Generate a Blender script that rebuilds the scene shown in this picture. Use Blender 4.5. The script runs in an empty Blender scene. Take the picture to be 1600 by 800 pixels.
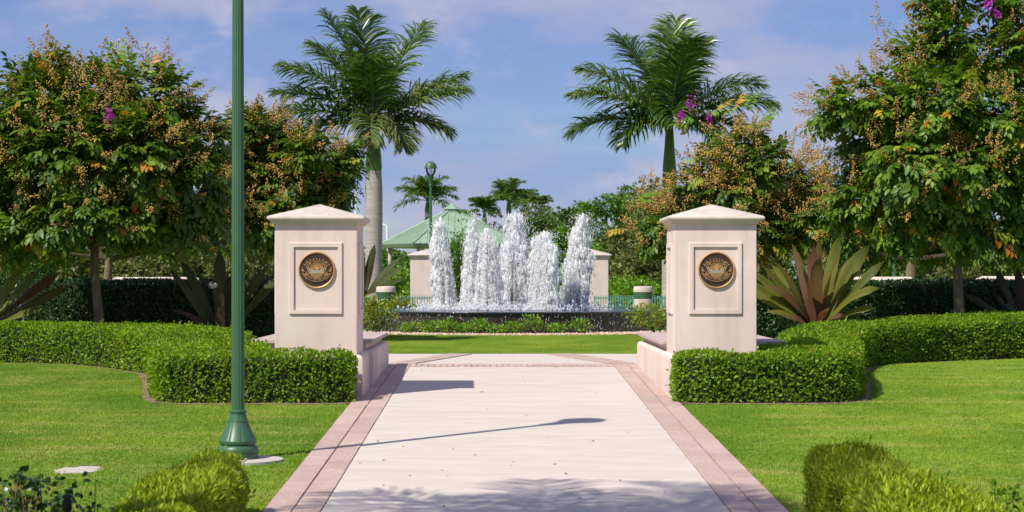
import bpy, bmesh, math, random
import numpy as np
from mathutils import Vector, Matrix

random.seed(7)
rng = np.random.default_rng(11)
SC = bpy.context.scene
COL = SC.collection
PI = math.pi
R = math.radians

# ------------------------------------------------------------------ camera
F = 2900.0                       # focal length in pixels of the 1600 px wide photograph
CZ = 1.43                        # eye height above the plaza
VX, HY = 779.0, 436.0            # where the viewing direction meets the picture
SLOPE, Y0 = 0.0314, 30.9         # the entrance walk climbs gently up to the plaza (z = 0 beyond Y0)
cam_d = bpy.data.cameras.new('camera')
cam_d.sensor_width = 36.0
cam_d.lens = F / 1600 * 36.0
cam_d.shift_x = (800 - VX) / 1600
cam_d.shift_y = (HY - 400) / 1600
cam_d.clip_start = 0.1
cam_d.clip_end = 9000
cam_d.dof.use_dof = True
cam_d.dof.focus_distance = 29.0
cam_d.dof.aperture_fstop = 4.5
cam = bpy.data.objects.new('camera', cam_d)
cam.location = (0, 0, CZ)
cam.rotation_euler = (R(90), 0, 0)
COL.objects.link(cam)
SC.camera = cam

# ------------------------------------------------------------------ light
SUN_TO = Vector((-0.71, -0.705, 1.154)).normalized()
sun_el = math.asin(SUN_TO.z)
sun_d = bpy.data.lights.new('sun', 'SUN')
sun_d.energy = 4.6
sun_d.angle = R(0.55)
sun_d.color = (1.0, 0.95, 0.86)
sun = bpy.data.objects.new('sun', sun_d)
sun.rotation_euler = (-SUN_TO).to_track_quat('-Z', 'Y').to_euler()
sun.location = (-20, -20, 40)
COL.objects.link(sun)

world = bpy.data.worlds.new('World')
SC.world = world
world.use_nodes = True
wt = world.node_tree
wt.nodes.clear()
w_out = wt.nodes.new('ShaderNodeOutputWorld')
w_bg = wt.nodes.new('ShaderNodeBackground')
w_bg.inputs['Strength'].default_value = 0.105
sky = wt.nodes.new('ShaderNodeTexSky')
sky.sky_type = 'NISHITA'
sky.sun_disc = False
sky.sun_elevation = sun_el
sky.sun_rotation = math.atan2(SUN_TO.x, SUN_TO.y)
sky.altitude = 0
sky.air_density = 1.0
sky.dust_density = 0.3
sky.ozone_density = 4.5
hsv = wt.nodes.new('ShaderNodeHueSaturation')
hsv.inputs['Hue'].default_value = 0.525
hsv.inputs['Saturation'].default_value = 1.3
hsv.inputs['Value'].default_value = 0.78
wt.links.new(sky.outputs[0], hsv.inputs['Color'])
tc = wt.nodes.new('ShaderNodeTexCoord')
def w_noise(scale3, nscale, detail, lo, hi, dist=0.0):
    mp = wt.nodes.new('ShaderNodeMapping')
    mp.inputs['Scale'].default_value = scale3
    wt.links.new(tc.outputs['Generated'], mp.inputs['Vector'])
    n = wt.nodes.new('ShaderNodeTexNoise')
    n.inputs['Scale'].default_value = nscale
    n.inputs['Detail'].default_value = detail
    n.inputs['Roughness'].default_value = 0.55
    n.inputs['Distortion'].default_value = dist
    wt.links.new(mp.outputs[0], n.inputs['Vector'])
    r = wt.nodes.new('ShaderNodeMapRange')
    r.interpolation_type = 'SMOOTHSTEP'
    r.inputs['From Min'].default_value = lo
    r.inputs['From Max'].default_value = hi
    wt.links.new(n.outputs['Fac'], r.inputs['Value'])
    return r.outputs[0]
m1 = w_noise((1, 1, 2.4), 6.0, 7, 0.43, 0.63)
m2 = w_noise((0.6, 0.6, 5.5), 5.0, 5, 0.22, 0.62)
def w_mix(fac, a, col, amount):
    k = wt.nodes.new('ShaderNodeMath'); k.operation = 'MULTIPLY'; k.inputs[1].default_value = amount
    wt.links.new(fac, k.inputs[0])
    m = wt.nodes.new('ShaderNodeMix'); m.data_type = 'RGBA'
    wt.links.new(k.outputs[0], m.inputs[0])
    wt.links.new(a, m.inputs[6])
    m.inputs[7].default_value = col
    return m.outputs[2]
c = w_mix(m2, hsv.outputs[0], (2.05, 2.75, 5.0, 1), 0.8)
c = w_mix(m1, c, (3.55, 3.55, 4.9, 1), 0.85)
m3 = w_noise((1, 1, 1.9), 15.0, 6, 0.53, 0.70)
c = w_mix(m3, c, (4.5, 4.3, 5.4, 1), 0.6)
wt.links.new(c, w_bg.inputs['Color'])
wt.links.new(w_bg.outputs[0], w_out.inputs['Surface'])

SC.view_settings.view_transform = 'Standard'
SC.view_settings.look = 'None'
SC.view_settings.gamma = 1.0
SC.view_settings.exposure = 0.34
SC.view_settings.use_curve_mapping = False
SC.cycles.max_bounces = 10
SC.cycles.diffuse_bounces = 6
SC.cycles.transparent_max_bounces = 24

# ------------------------------------------------------------------ placing helpers
def g(y):
    return SLOPE * (y - Y0) if y < Y0 else 0.0
def gnd(px, py):                 # pixel of a ground point -> x, y
    y = F * (CZ + SLOPE * Y0) / (py - (HY - SLOPE * F)) if py > HY + CZ * F / Y0 else CZ * F / (py - HY)
    return ((px - VX) / F * y, y)
def at(px, py, y):               # pixel + known distance -> point
    return Vector(((px - VX) / F * y, y, CZ - (py - HY) / F * y))

# ------------------------------------------------------------------ materials
def _tree(name):
    m = bpy.data.materials.new(name)
    m.use_nodes = True
    nt = m.node_tree
    return m, nt, nt.nodes['Principled BSDF']
def nnode(nt, t, **kw):
    n = nt.nodes.new(t)
    for k, v in kw.items():
        n.inputs[k].default_value = v
    return n
def ramp(nt, fac, stops):
    r = nt.nodes.new('ShaderNodeValToRGB')
    e = r.color_ramp.elements
    while len(e) < len(stops):
        e.new(0.5)
    for el, (p, col) in zip(e, stops):
        el.position = p
        el.color = (*col, 1)
    nt.links.new(fac, r.inputs['Fac'])
    return r.outputs['Color']
def noise(nt, scale, detail=4, stretch=(1, 1, 1), rough=0.6, vec=None):
    if vec is None:
        ge = nt.nodes.new('ShaderNodeNewGeometry')
        vec = ge.outputs['Position']
    mp = nnode(nt, 'ShaderNodeMapping', Scale=stretch)
    nt.links.new(vec, mp.inputs['Vector'])
    n = nnode(nt, 'ShaderNodeTexNoise', Scale=scale, Detail=detail, Roughness=rough)
    nt.links.new(mp.outputs[0], n.inputs['Vector'])
    return n.outputs['Fac']
def mixc(nt, fac, a, b, mode='MIX'):
    m = nt.nodes.new('ShaderNodeMix')
    m.data_type = 'RGBA'
    m.blend_type = mode
    for s, v in ((0, fac), (6, a), (7, b)):
        if isinstance(v, (int, float)):
            m.inputs[s].default_value = v
        elif isinstance(v, tuple):
            m.inputs[s].default_value = (*v, 1)
        else:
            nt.links.new(v, m.inputs[s])
    return m.outputs[2]
def bump(nt, bs, height, strength, dist):
    b = nnode(nt, 'ShaderNodeBump', Strength=strength, Distance=dist)
    nt.links.new(height, b.inputs['Height'])
    nt.links.new(b.outputs[0], bs.inputs['Normal'])
def surf(name, c1, c2, scale=3.0, rough=0.8, bs=0.3, bscale=60.0, bdist=0.004, stretch=(1, 1, 1), c3=None, c3scale=40.0, c3lo=0.62, spec=0.3, metal=0.0, rvar=0.0):
    m, nt, p = _tree(name)
    n1 = noise(nt, scale, 6, stretch)
    col = ramp(nt, n1, [(0.32, c1), (0.68, c2)])
    if c3:
        n2 = noise(nt, c3scale, 3, stretch)
        k = ramp(nt, n2, [(c3lo, (0, 0, 0)), (c3lo + 0.06, (1, 1, 1))])
        col = mixc(nt, k, col, c3)
    nt.links.new(col, p.inputs['Base Color'])
    p.inputs['Roughness'].default_value = rough
    p.inputs['Specular IOR Level'].default_value = spec
    p.inputs['Metallic'].default_value = metal
    if rvar:
        rr = nnode(nt, 'ShaderNodeMapRange', **{'To Min': max(0.02, rough - rvar), 'To Max': min(1, rough + rvar)})
        nt.links.new(noise(nt, scale * 4, 4), rr.inputs['Value'])
        nt.links.new(rr.outputs[0], p.inputs['Roughness'])
    if bs:
        bump(nt, p, noise(nt, bscale, 5, stretch), bs, bdist)
    return m
def leafmat(name, stops, rough=0.45, transl=0.3, spec=0.4, tint=1.6):
    m, nt, p = _tree(name)
    a = nt.nodes.new('ShaderNodeAttribute')
    a.attribute_name = 'rnd'
    col = ramp(nt, a.outputs['Fac'], stops)
    nt.links.new(col, p.inputs['Base Color'])
    p.inputs['Roughness'].default_value = rough
    p.inputs['Specular IOR Level'].default_value = spec
    t = nt.nodes.new('ShaderNodeBsdfTranslucent')
    tcol = mixc(nt, 1.0, col, (1.1 * tint, 1.15 * tint, 0.45 * tint), 'MULTIPLY')
    nt.links.new(tcol, t.inputs['Color'])
    mx = nt.nodes.new('ShaderNodeMixShader')
    mx.inputs[0].default_value = transl
    nt.links.new(p.outputs[0], mx.inputs[1])
    nt.links.new(t.outputs[0], mx.inputs[2])
    nt.links.new(mx.outputs[0], nt.nodes['Material Output'].inputs['Surface'])
    return m

M = {}
M['stucco'] = surf('cream_stucco', (0.63, 0.515, 0.455), (0.70, 0.58, 0.515), 1.6, 0.9, 0.25, 90, 0.003)
M['cap'] = surf('cast_stone', (0.53, 0.455, 0.385), (0.625, 0.555, 0.485), 2.2, 0.85, 0.3, 70, 0.003, c3=(0.47, 0.42, 0.36), c3scale=9, c3lo=0.63)
M['slab'] = surf('pink_stone', (0.42, 0.31, 0.28), (0.52, 0.41, 0.37), 3, 0.7, 0.25, 60, 0.003, c3=(0.6, 0.52, 0.48), c3scale=45, c3lo=0.64)
M['path'] = surf('travertine_concrete', (0.50, 0.43, 0.37), (0.585, 0.515, 0.455), 3.0, 0.85, 0.35, 28, 0.004, stretch=(0.4, 1.7, 1), c3=(0.40, 0.31, 0.24), c3scale=13, c3lo=0.70)
M['paver'] = None
M['gold'] = surf('aged_brass', (0.50, 0.285, 0.105), (0.66, 0.41, 0.18), 30, 0.38, 0.2, 200, 0.001, metal=0.55, spec=0.5)
M['bronze'] = surf('dark_bronze', (0.03, 0.016, 0.012), (0.055, 0.03, 0.022), 25, 0.45, 0.15, 160, 0.001, spec=0.4)
M['seal_field'] = surf('seal_field', (0.24, 0.135, 0.055), (0.38, 0.23, 0.10), 40, 0.5, 0.2, 200, 0.001)
M['seal_water'] = surf('seal_water', (0.26, 0.24, 0.19), (0.36, 0.34, 0.27), 60, 0.5, 0.2, 200, 0.001)
M['green_metal'] = surf('green_enamel', (0.040, 0.108, 0.050), (0.054, 0.130, 0.063), 3, 0.4, 0.06, 40, 0.002, spec=0.5, rvar=0.08)
M['teal_metal'] = surf('teal_enamel', (0.06, 0.17, 0.13), (0.085, 0.22, 0.17), 5, 0.45, 0.05, 40, 0.002)
M['roof'] = surf('green_roof_metal', (0.21, 0.31, 0.205), (0.265, 0.37, 0.25), 0.8, 0.45, 0.05, 20, 0.003, stretch=(1, 1, 0.4))
M['white_metal'] = surf('white_metal', (0.72, 0.73, 0.74), (0.8, 0.8, 0.8), 4, 0.4, 0.05, 30, 0.002)
M['black'] = surf('black_plastic', (0.012, 0.012, 0.012), (0.025, 0.024, 0.024), 20, 0.45, 0.1, 80, 0.002)
M['pad'] = surf('pale_concrete', (0.40, 0.35, 0.30), (0.52, 0.47, 0.42), 6, 0.9, 0.4, 60, 0.004)
M['bark'] = surf('tan_bark', (0.10, 0.075, 0.05), (0.22, 0.17, 0.11), 9, 0.9, 0.7, 30, 0.012, stretch=(1, 1, 0.4), c3=(0.30, 0.26, 0.16), c3scale=8, c3lo=0.62)
M['twig'] = surf('twig_brown', (0.045, 0.035, 0.022), (0.09, 0.07, 0.045), 20, 0.9, 0.5, 60, 0.005)
M['stalk'] = surf('dry_stalk', (0.20, 0.13, 0.06), (0.30, 0.21, 0.10), 20, 0.8, 0.0)
M['core'] = surf('hedge_twigs', (0.018, 0.026, 0.010), (0.035, 0.045, 0.018), 18, 0.95, 0.8, 30, 0.03)
M['palm_trunk'] = surf('palm_trunk', (0.27, 0.24, 0.21), (0.42, 0.385, 0.345), 3, 0.9, 0.6, 9, 0.012, stretch=(0.5, 0.5, 5))
M['crownshaft'] = surf('palm_crownshaft', (0.07, 0.15, 0.03), (0.12, 0.20, 0.045), 2, 0.45, 0.15, 12, 0.006, stretch=(3, 3, 0.6), c3=(0.15, 0.12, 0.04), c3scale=3, c3lo=0.62)
M['tile'] = surf('black_wet_tile', (0.012, 0.010, 0.008), (0.05, 0.04, 0.03), 14, 0.18, 0.7, 22, 0.03, stretch=(1, 1, 0.45), spec=0.6, c3=(0.09, 0.085, 0.08), c3scale=26, c3lo=0.64)
M['coping'] = surf('dark_slate_coping', (0.02, 0.025, 0.035), (0.045, 0.055, 0.075), 8, 0.12, 0.3, 14, 0.01, spec=0.6)
M['soil'] = surf('mulch', (0.13, 0.08, 0.05), (0.32, 0.21, 0.15), 9, 0.95, 0.9, 40, 0.02)
M['gravel'] = surf('sandy_gravel', (0.42, 0.31, 0.20), (0.58, 0.46, 0.33), 14, 0.95, 0.9, 40, 0.02)
M['pebble'] = leafmat('pebble', [(0, (0.36, 0.22, 0.13)), (0.5, (0.52, 0.40, 0.28)), (1, (0.68, 0.58, 0.46))], 0.9, 0.0, 0.2)
M['capsule'] = leafmat('seed_capsule', [(0, (0.14, 0.07, 0.03)), (0.35, (0.40, 0.23, 0.06)), (0.7, (0.58, 0.38, 0.09)), (1, (0.64, 0.47, 0.20))], 0.7, 0.0, 0.2)
M['flower'] = leafmat('purple_flower', [(0, (0.32, 0.02, 0.34)), (1, (0.55, 0.06, 0.55))], 0.6, 0.3, 0.2, 0.8)
M['fallen'] = surf('dry_leaf', (0.10, 0.05, 0.025), (0.22, 0.13, 0.05), 9, 0.8, 0.0)

def paver_mat():
    m, nt, p = _tree('pink_terrazzo_paver')
    oi = nt.nodes.new('ShaderNodeObjectInfo')
    base = ramp(nt, noise(nt, 2.2, 5), [(0.3, (0.39, 0.27, 0.225)), (0.7, (0.485, 0.35, 0.295))])
    base = mixc(nt, 0.35, base, ramp(nt, oi.outputs['Random'], [(0, (0.32, 0.215, 0.175)), (1, (0.53, 0.395, 0.335))]))
    chip = ramp(nt, noise(nt, 26, 2, (1, 2, 1)), [(0.63, (0, 0, 0)), (0.69, (1, 1, 1))])
    col = mixc(nt, chip, base, (0.70, 0.62, 0.57))
    dk = ramp(nt, noise(nt, 19, 3, (1, 2, 1)), [(0.27, (1, 1, 1)), (0.36, (0, 0, 0))])
    col = mixc(nt, dk, col, (0.27, 0.17, 0.15))
    nt.links.new(col, p.inputs['Base Color'])
    p.inputs['Roughness'].default_value = 0.8
    bump(nt, p, noise(nt, 60, 4), 0.3, 0.003)
    return m
M['paver'] = paver_mat()
def weather(m, dark):
    nt = m.node_tree; p = nt.nodes['Principled BSDF']
    src = p.inputs['Base Color'].links[0].from_socket
    st = ramp(nt, noise(nt, 5.0, 6, (1, 1, 0.12)), [(0.50, (0, 0, 0)), (0.85, (1, 1, 1))])
    sp = ramp(nt, noise(nt, 1.1, 6), [(0.48, (0, 0, 0)), (0.80, (1, 1, 1))])
    c1 = mixc(nt, st, src, dark)
    c2 = mixc(nt, mixc(nt, 0.5, (0, 0, 0), sp), c1, dark)
    nt.links.new(c2, p.inputs['Base Color'])
weather(M['stucco'], (0.50, 0.40, 0.34))
weather(M['cap'], (0.40, 0.34, 0.28))

def grass_mat(name, dark):
    m, nt, p = _tree(name)
    big = noise(nt, 0.55, 5, (1, 0.6, 1))
    mid = noise(nt, 1.7, 5, (0.55, 1.6, 1))
    fine = noise(nt, 55, 3)
    a = ramp(nt, big, [(0.38, (0.115 * dark, 0.245 * dark, 0.012 * dark)), (0.62, (0.285 * dark, 0.37 * dark, 0.034 * dark))])
    b = ramp(nt, mid, [(0.50, (0, 0, 0)), (0.72, (1, 1, 1))])
    col = mixc(nt, b, a, (0.46 * dark, 0.42 * dark, 0.12 * dark))
    col = mixc(nt, 0.35, col, ramp(nt, fine, [(0.3, (0.07 * dark, 0.16 * dark, 0.008 * dark)), (0.7, (0.29 * dark, 0.42 * dark, 0.05 * dark))]))
    nt.links.new(col, p.inputs['Base Color'])
    p.inputs['Roughness'].default_value = 0.75
    p.inputs['Specular IOR Level'].default_value = 0.2
    if name == 'turf':
        bump(nt, p, noise(nt, 90, 3), 0.8, 0.02)
    return m
M['turf'] = grass_mat('turf', 0.8)
M['blade'] = grass_mat('grass_blade', 1.12)

G_HEDGE = [(0, (0.06, 0.125, 0.004)), (0.45, (0.145, 0.25, 0.008)), (0.85, (0.27, 0.39, 0.022)), (0.96, (0.38, 0.46, 0.07)), (1, (0.36, 0.22, 0.07))]
M['leaf_hedge'] = leafmat('hedge_leaf', G_HEDGE, 0.42, 0.36, 0.2)
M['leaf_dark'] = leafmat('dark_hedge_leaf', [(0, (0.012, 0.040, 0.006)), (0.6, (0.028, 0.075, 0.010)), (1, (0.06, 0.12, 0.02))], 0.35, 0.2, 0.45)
M['leaf_tree'] = leafmat('myrtle_leaf', [(0, (0.036, 0.078, 0.007)), (0.45, (0.082, 0.145, 0.012)), (0.80, (0.15, 0.22, 0.020)), (0.93, (0.20, 0.26, 0.022)), (0.97, (0.46, 0.36, 0.02)), (1, (0.40, 0.16, 0.02))], 0.42, 0.25, 0.28)
M['leaf_tree2'] = leafmat('bright_myrtle_leaf', [(0, (0.042, 0.095, 0.007)), (0.45, (0.095, 0.175, 0.012)), (0.80, (0.18, 0.27, 0.022)), (0.93, (0.22, 0.30, 0.022)), (0.97, (0.46, 0.36, 0.02)), (1, (0.40, 0.16, 0.02))], 0.42, 0.28, 0.28)
M['leaf_young'] = leafmat('young_myrtle_leaf', [(0, (0.12, 0.25, 0.02)), (0.5, (0.22, 0.32, 0.03)), (0.75, (0.42, 0.36, 0.03)), (1, (0.42, 0.17, 0.02))], 0.45, 0.35, 0.3, 1.3)
M['leaf_podo'] = leafmat('podocarpus_leaf', [(0, (0.12, 0.18, 0.008)), (0.5, (0.27, 0.34, 0.014)), (1, (0.46, 0.50, 0.04))], 0.5, 0.3, 0.25)
M['leaf_bright'] = leafmat('bright_shrub_leaf', [(0, (0.07, 0.17, 0.010)), (0.5, (0.15, 0.30, 0.02)), (1, (0.30, 0.42, 0.04))], 0.4, 0.3, 0.4)
M['leaf_yellow'] = leafmat('yellowish_shrub_leaf', [(0, (0.09, 0.16, 0.012)), (0.6, (0.22, 0.28, 0.025)), (0.9, (0.32, 0.34, 0.05)), (1, (0.5, 0.2, 0.03))], 0.4, 0.3, 0.4)
M['leaf_olive'] = leafmat('olive_leaf', [(0, (0.06, 0.075, 0.018)), (0.5, (0.125, 0.145, 0.038)), (1, (0.23, 0.24, 0.085))], 0.5, 0.25, 0.3)
M['leaf_wood'] = leafmat('woodland_leaf', [(0, (0.035, 0.075, 0.014)), (0.5, (0.075, 0.135, 0.022)), (1, (0.14, 0.21, 0.04))], 0.45, 0.25, 0.35)
M['leaf_fresh'] = leafmat('fresh_woodland_leaf', [(0, (0.04, 0.11, 0.008)), (0.5, (0.09, 0.20, 0.014)), (1, (0.17, 0.30, 0.03))], 0.45, 0.25, 0.35)
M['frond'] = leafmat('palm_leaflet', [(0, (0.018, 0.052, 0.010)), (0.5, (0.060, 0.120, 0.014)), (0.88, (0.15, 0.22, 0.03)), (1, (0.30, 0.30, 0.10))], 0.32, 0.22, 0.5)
M['frond_dry'] = leafmat('fading_palm_leaflet', [(0, (0.06, 0.11, 0.02)), (0.5, (0.14, 0.17, 0.05)), (1, (0.36, 0.29, 0.16))], 0.45, 0.2, 0.4)
M['rachis'] = surf('palm_rachis', (0.09, 0.15, 0.04), (0.14, 0.19, 0.06), 4, 0.5, 0.0)
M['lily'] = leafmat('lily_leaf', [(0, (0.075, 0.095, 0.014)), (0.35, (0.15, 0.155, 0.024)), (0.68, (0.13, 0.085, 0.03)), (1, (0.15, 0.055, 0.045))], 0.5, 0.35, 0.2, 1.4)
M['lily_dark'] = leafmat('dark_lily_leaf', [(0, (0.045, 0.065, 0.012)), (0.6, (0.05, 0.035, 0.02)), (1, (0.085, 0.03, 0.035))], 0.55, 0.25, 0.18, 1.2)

def water_mat():
    m, nt, p = _tree('basin_water')
    p.inputs['Base Color'].default_value = (0.035, 0.06, 0.11, 1)
    p.inputs['Roughness'].default_value = 0.08
    p.inputs['Specular IOR Level'].default_value = 0.6
    bump(nt, p, noise(nt, 4.5, 5), 0.6, 0.05)
    return m
M['water'] = water_mat()
def foam_mat():
    m, nt, p = _tree('aerated_water')
    p.inputs['Base Color'].default_value = (0.97, 0.975, 0.985, 1)
    p.inputs['Roughness'].default_value = 0.3
    p.inputs['Specular IOR Level'].default_value = 0.6
    t = nt.nodes.new('ShaderNodeBsdfTranslucent')
    t.inputs['Color'].default_value = (1.0, 1.0, 1.0, 1)
    mx = nt.nodes.new('ShaderNodeMixShader')
    mx.inputs[0].default_value = 0.55
    nt.links.new(p.outputs[0], mx.inputs[1])
    nt.links.new(t.outputs[0], mx.inputs[2])
    tr = nt.nodes.new('ShaderNodeBsdfTransparent')
    m2_ = nt.nodes.new('ShaderNodeMixShader')
    m2_.inputs[0].default_value = 0.25
    nt.links.new(mx.outputs[0], m2_.inputs[1])
    nt.links.new(tr.outputs[0], m2_.inputs[2])
    nt.links.new(m2_.outputs[0], nt.nodes['Material Output'].inputs['Surface'])
    return m
M['foam'] = foam_mat()
def glass_mat():
    m, nt, p = _tree('clear_globe')
    g1 = nt.nodes.new('ShaderNodeBsdfGlossy'); g1.inputs['Roughness'].default_value = 0.05
    tr = nt.nodes.new('ShaderNodeBsdfTransparent'); tr.inputs['Color'].default_value = (0.93, 0.95, 0.95, 1)
    fr = nt.nodes.new('ShaderNodeFresnel'); fr.inputs['IOR'].default_value = 1.6
    mx = nt.nodes.new('ShaderNodeMixShader')
    nt.links.new(fr.outputs[0], mx.inputs[0]); nt.links.new(tr.outputs[0], mx.inputs[1]); nt.links.new(g1.outputs[0], mx.inputs[2])
    nt.links.new(mx.outputs[0], nt.nodes['Material Output'].inputs['Surface'])
    return m
M['glass'] = glass_mat()

# ------------------------------------------------------------------ mesh helpers
class MB:
    def __init__(s):
        s.v, s.f, s.a = [], [], []
    def add(s, vs, fs, rnd=None):
        o = len(s.v)
        s.v += [tuple(p) for p in vs]
        s.f += [tuple(i + o for i in q) for q in fs]
        s.a += [rnd if rnd is not None else 0.5] * len(vs)
        return s
    def box(s, x0, x1, y0, y1, z0, z1):
        return s.add([(x0, y0, z0), (x1, y0, z0), (x1, y1, z0), (x0, y1, z0), (x0, y0, z1), (x1, y0, z1), (x1, y1, z1), (x0, y1, z1)],
                     [(0, 3, 2, 1), (4, 5, 6, 7), (0, 1, 5, 4), (1, 2, 6, 5), (2, 3, 7, 6), (3, 0, 4, 7)])
    def lathe(s, prof, n=24, c=(0, 0, 0), flute=None):
        vs, fs = [], []
        for (r, z) in prof:
            for k in range(n):
                a = 2 * PI * k / n
                rr = r * (flute(a, z) if flute else 1)
                vs.append((c[0] + rr * math.cos(a), c[1] + rr * math.sin(a), c[2] + z))
        for i in range(len(prof) - 1):
            for k in range(n):
                k2 = (k + 1) % n
                fs.append((i * n + k, i * n + k2, (i + 1) * n + k2, (i + 1) * n + k))
        fs.append(tuple(range(n))[::-1])
        fs.append(tuple((len(prof) - 1) * n + k for k in range(n)))
        return s.add(vs, fs)
    def square(s, prof, cx, cy, z=0):      # loops of (half width, z), last may be 0 = apex
        vs, fs = [], []
        for (h, zz) in prof:
            vs += [(cx - h, cy - h, z + zz), (cx + h, cy - h, z + zz), (cx + h, cy + h, z + zz), (cx - h, cy + h, z + zz)]
        for i in range(len(prof) - 1):
            for k in range(4):
                k2 = (k + 1) % 4
                fs.append((i * 4 + k, i * 4 + k2, i * 4 + 4 + k2, i * 4 + 4 + k))
        fs.append((3, 2, 1, 0))
        if prof[-1][0] > 0.001:
            b = (len(prof) - 1) * 4
            fs.append((b, b + 1, b + 2, b + 3))
        return s.add(vs, fs)
    def tube(s, pts, rad, n=8, rnd=None):
        pts = [Vector(p) for p in pts]
        vs, fs = [], []
        up = None
        for i, p in enumerate(pts):
            d = (pts[min(i + 1, len(pts) - 1)] - pts[max(i - 1, 0)]).normalized()
            if up is None:
                up = d.orthogonal().normalized()
            up = (up - d * up.dot(d))
            up = up.normalized() if up.length > 1e-6 else d.orthogonal().normalized()
            b = d.cross(up)
            r = rad[i] if isinstance(rad, (list, tuple)) else rad
            for k in range(n):
                a = 2 * PI * k / n
                vs.append(p + (up * math.cos(a) + b * math.sin(a)) * r)
        for i in range(len(pts) - 1):
            for k in range(n):
                k2 = (k + 1) % n
                fs.append((i * n + k, i * n + k2, (i + 1) * n + k2, (i + 1) * n + k))
        fs.append(tuple(range(n))[::-1])
        fs.append(tuple((len(pts) - 1) * n + k for k in range(n)))
        return s.add(vs, fs, rnd)
    def prism(s, poly, z0, z1):            # poly of (x, y); z0, z1 numbers or functions of (x, y)
        n = len(poly)
        fz0 = z0 if callable(z0) else (lambda x, y: z0)
        fz1 = z1 if callable(z1) else (lambda x, y: z1)
        vs = [(x, y, fz0(x, y)) for x, y in poly] + [(x, y, fz1(x, y)) for x, y in poly]
        fs = [tuple(range(n))[::-1], tuple(range(n, 2 * n))] + [(i, (i + 1) % n, n + (i + 1) % n, n + i) for i in range(n)]
        return s.add(vs, fs)

def link(o, parent=None):
    COL.objects.link(o)
    if parent is not None:
        o.parent = parent
    return o
def root_of(o):
    while o.parent is not None:
        o = o.parent
    return o
def build(name, mb, mat, parent=None, smooth=False, bevel=0.0, attr=False):
    me = bpy.data.meshes.new(name)
    off = Vector(root_of(parent).location) if parent is not None else Vector((0, 0, 0))
    vs = [(x - off.x, y - off.y, z - off.z) for x, y, z in mb.v] if off.length else mb.v
    me.from_pydata(vs, [], mb.f)
    if attr:
        at_ = me.attributes.new('rnd', 'FLOAT', 'POINT')
        at_.data.foreach_set('value', np.array(mb.a, dtype=np.float32))
    if bevel:
        bm = bmesh.new(); bm.from_mesh(me)
        es = [e for e in bm.edges if len(e.link_faces) == 2 and e.calc_face_angle() > 0.5]
        bmesh.ops.bevel(bm, geom=es, offset=bevel, segments=2, affect='EDGES', profile=0.5)
        bm.to_mesh(me); bm.free()
    me.update()
    if smooth:
        me.polygons.foreach_set('use_smooth', [True] * len(me.polygons))
        if smooth != 'all':
            me.set_sharp_from_angle(angle=R(40))
    me.materials.append(mat)
    return link(bpy.data.objects.new(name, me), parent)
def build_np(name, V, Fc, mat, parent=None, rnd=None, smooth=False):
    """V (n,3) float array, Fc (m,k) int array, all faces with k corners"""
    me = bpy.data.meshes.new(name)
    if parent is not None:
        V = V - np.array(root_of(parent).location)
    n, (m, k) = len(V), Fc.shape
    me.vertices.add(n); me.vertices.foreach_set('co', np.ascontiguousarray(V, dtype=np.float32).ravel())
    me.loops.add(m * k); me.loops.foreach_set('vertex_index', Fc.astype(np.int32).ravel())
    me.polygons.add(m)
    me.polygons.foreach_set('loop_start', np.arange(0, m * k, k, dtype=np.int32))
    me.polygons.foreach_set('loop_total', np.full(m, k, dtype=np.int32))
    if rnd is not None:
        a = me.attributes.new('rnd', 'FLOAT', 'POINT')
        a.data.foreach_set('value', np.ascontiguousarray(rnd, dtype=np.float32))
    me.update(calc_edges=True)
    if smooth:
        me.polygons.foreach_set('use_smooth', [True] * m)
    me.materials.append(mat)
    return link(bpy.data.objects.new(name, me), parent)
def tag(o, label, cat, group=None):
    o['label'] = label
    o['category'] = cat
    if group:
        o['group'] = group
    return o
def thing(name, loc, label, cat, group=None):
    o = bpy.data.objects.new(name, None)
    o.empty_display_size = 0.2
    o.location = loc
    link(o)
    return tag(o, label, cat, group)
def struct(o):
    o['kind'] = 'structure'
    return o
def stuff(o):
    o['kind'] = 'stuff'
    return o
def copy_tree(o, parent=None):
    c = o.copy()
    COL.objects.link(c)
    if parent is not None:
        c.parent = parent
        c.matrix_parent_inverse = o.matrix_parent_inverse.copy()
    for ch in list(o.children):
        copy_tree(ch, c)
    return c

def unit(a):
    return a / np.maximum(np.linalg.norm(a, axis=-1, keepdims=True), 1e-9)
def frames(d, nrm):
    """columns: side, along d, normal"""
    d = unit(d)
    x = unit(np.cross(d, nrm))
    z = np.cross(x, d)
    return x, d, z
def scatter(T, TF, P, d, nrm, s, rnd):
    """copies of template T (k,3: side, along, normal) at P"""
    x, y, z = frames(d, nrm)
    s = np.broadcast_to(np.asarray(s, dtype=float), (len(P),))[:, None, None]
    V = P[:, None, :] + s * (T[None, :, 0:1] * x[:, None, :] + T[None, :, 1:2] * y[:, None, :] + T[None, :, 2:3] * z[:, None, :])
    k = len(T)
    Fc = (TF[None] + (np.arange(len(P)) * k)[:, None, None]).reshape(-1, TF.shape[1])
    return V.reshape(-1, 3), Fc, np.repeat(rnd, k)
def join(parts):
    Vs, Fs, Rs, o = [], [], [], 0
    for V, Fc, r in parts:
        Vs.append(V); Fs.append(Fc + o); Rs.append(r); o += len(V)
    return np.concatenate(Vs), np.concatenate(Fs), np.concatenate(Rs)
def rdir(n):
    return unit(rng.normal(size=(n, 3)))

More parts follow.
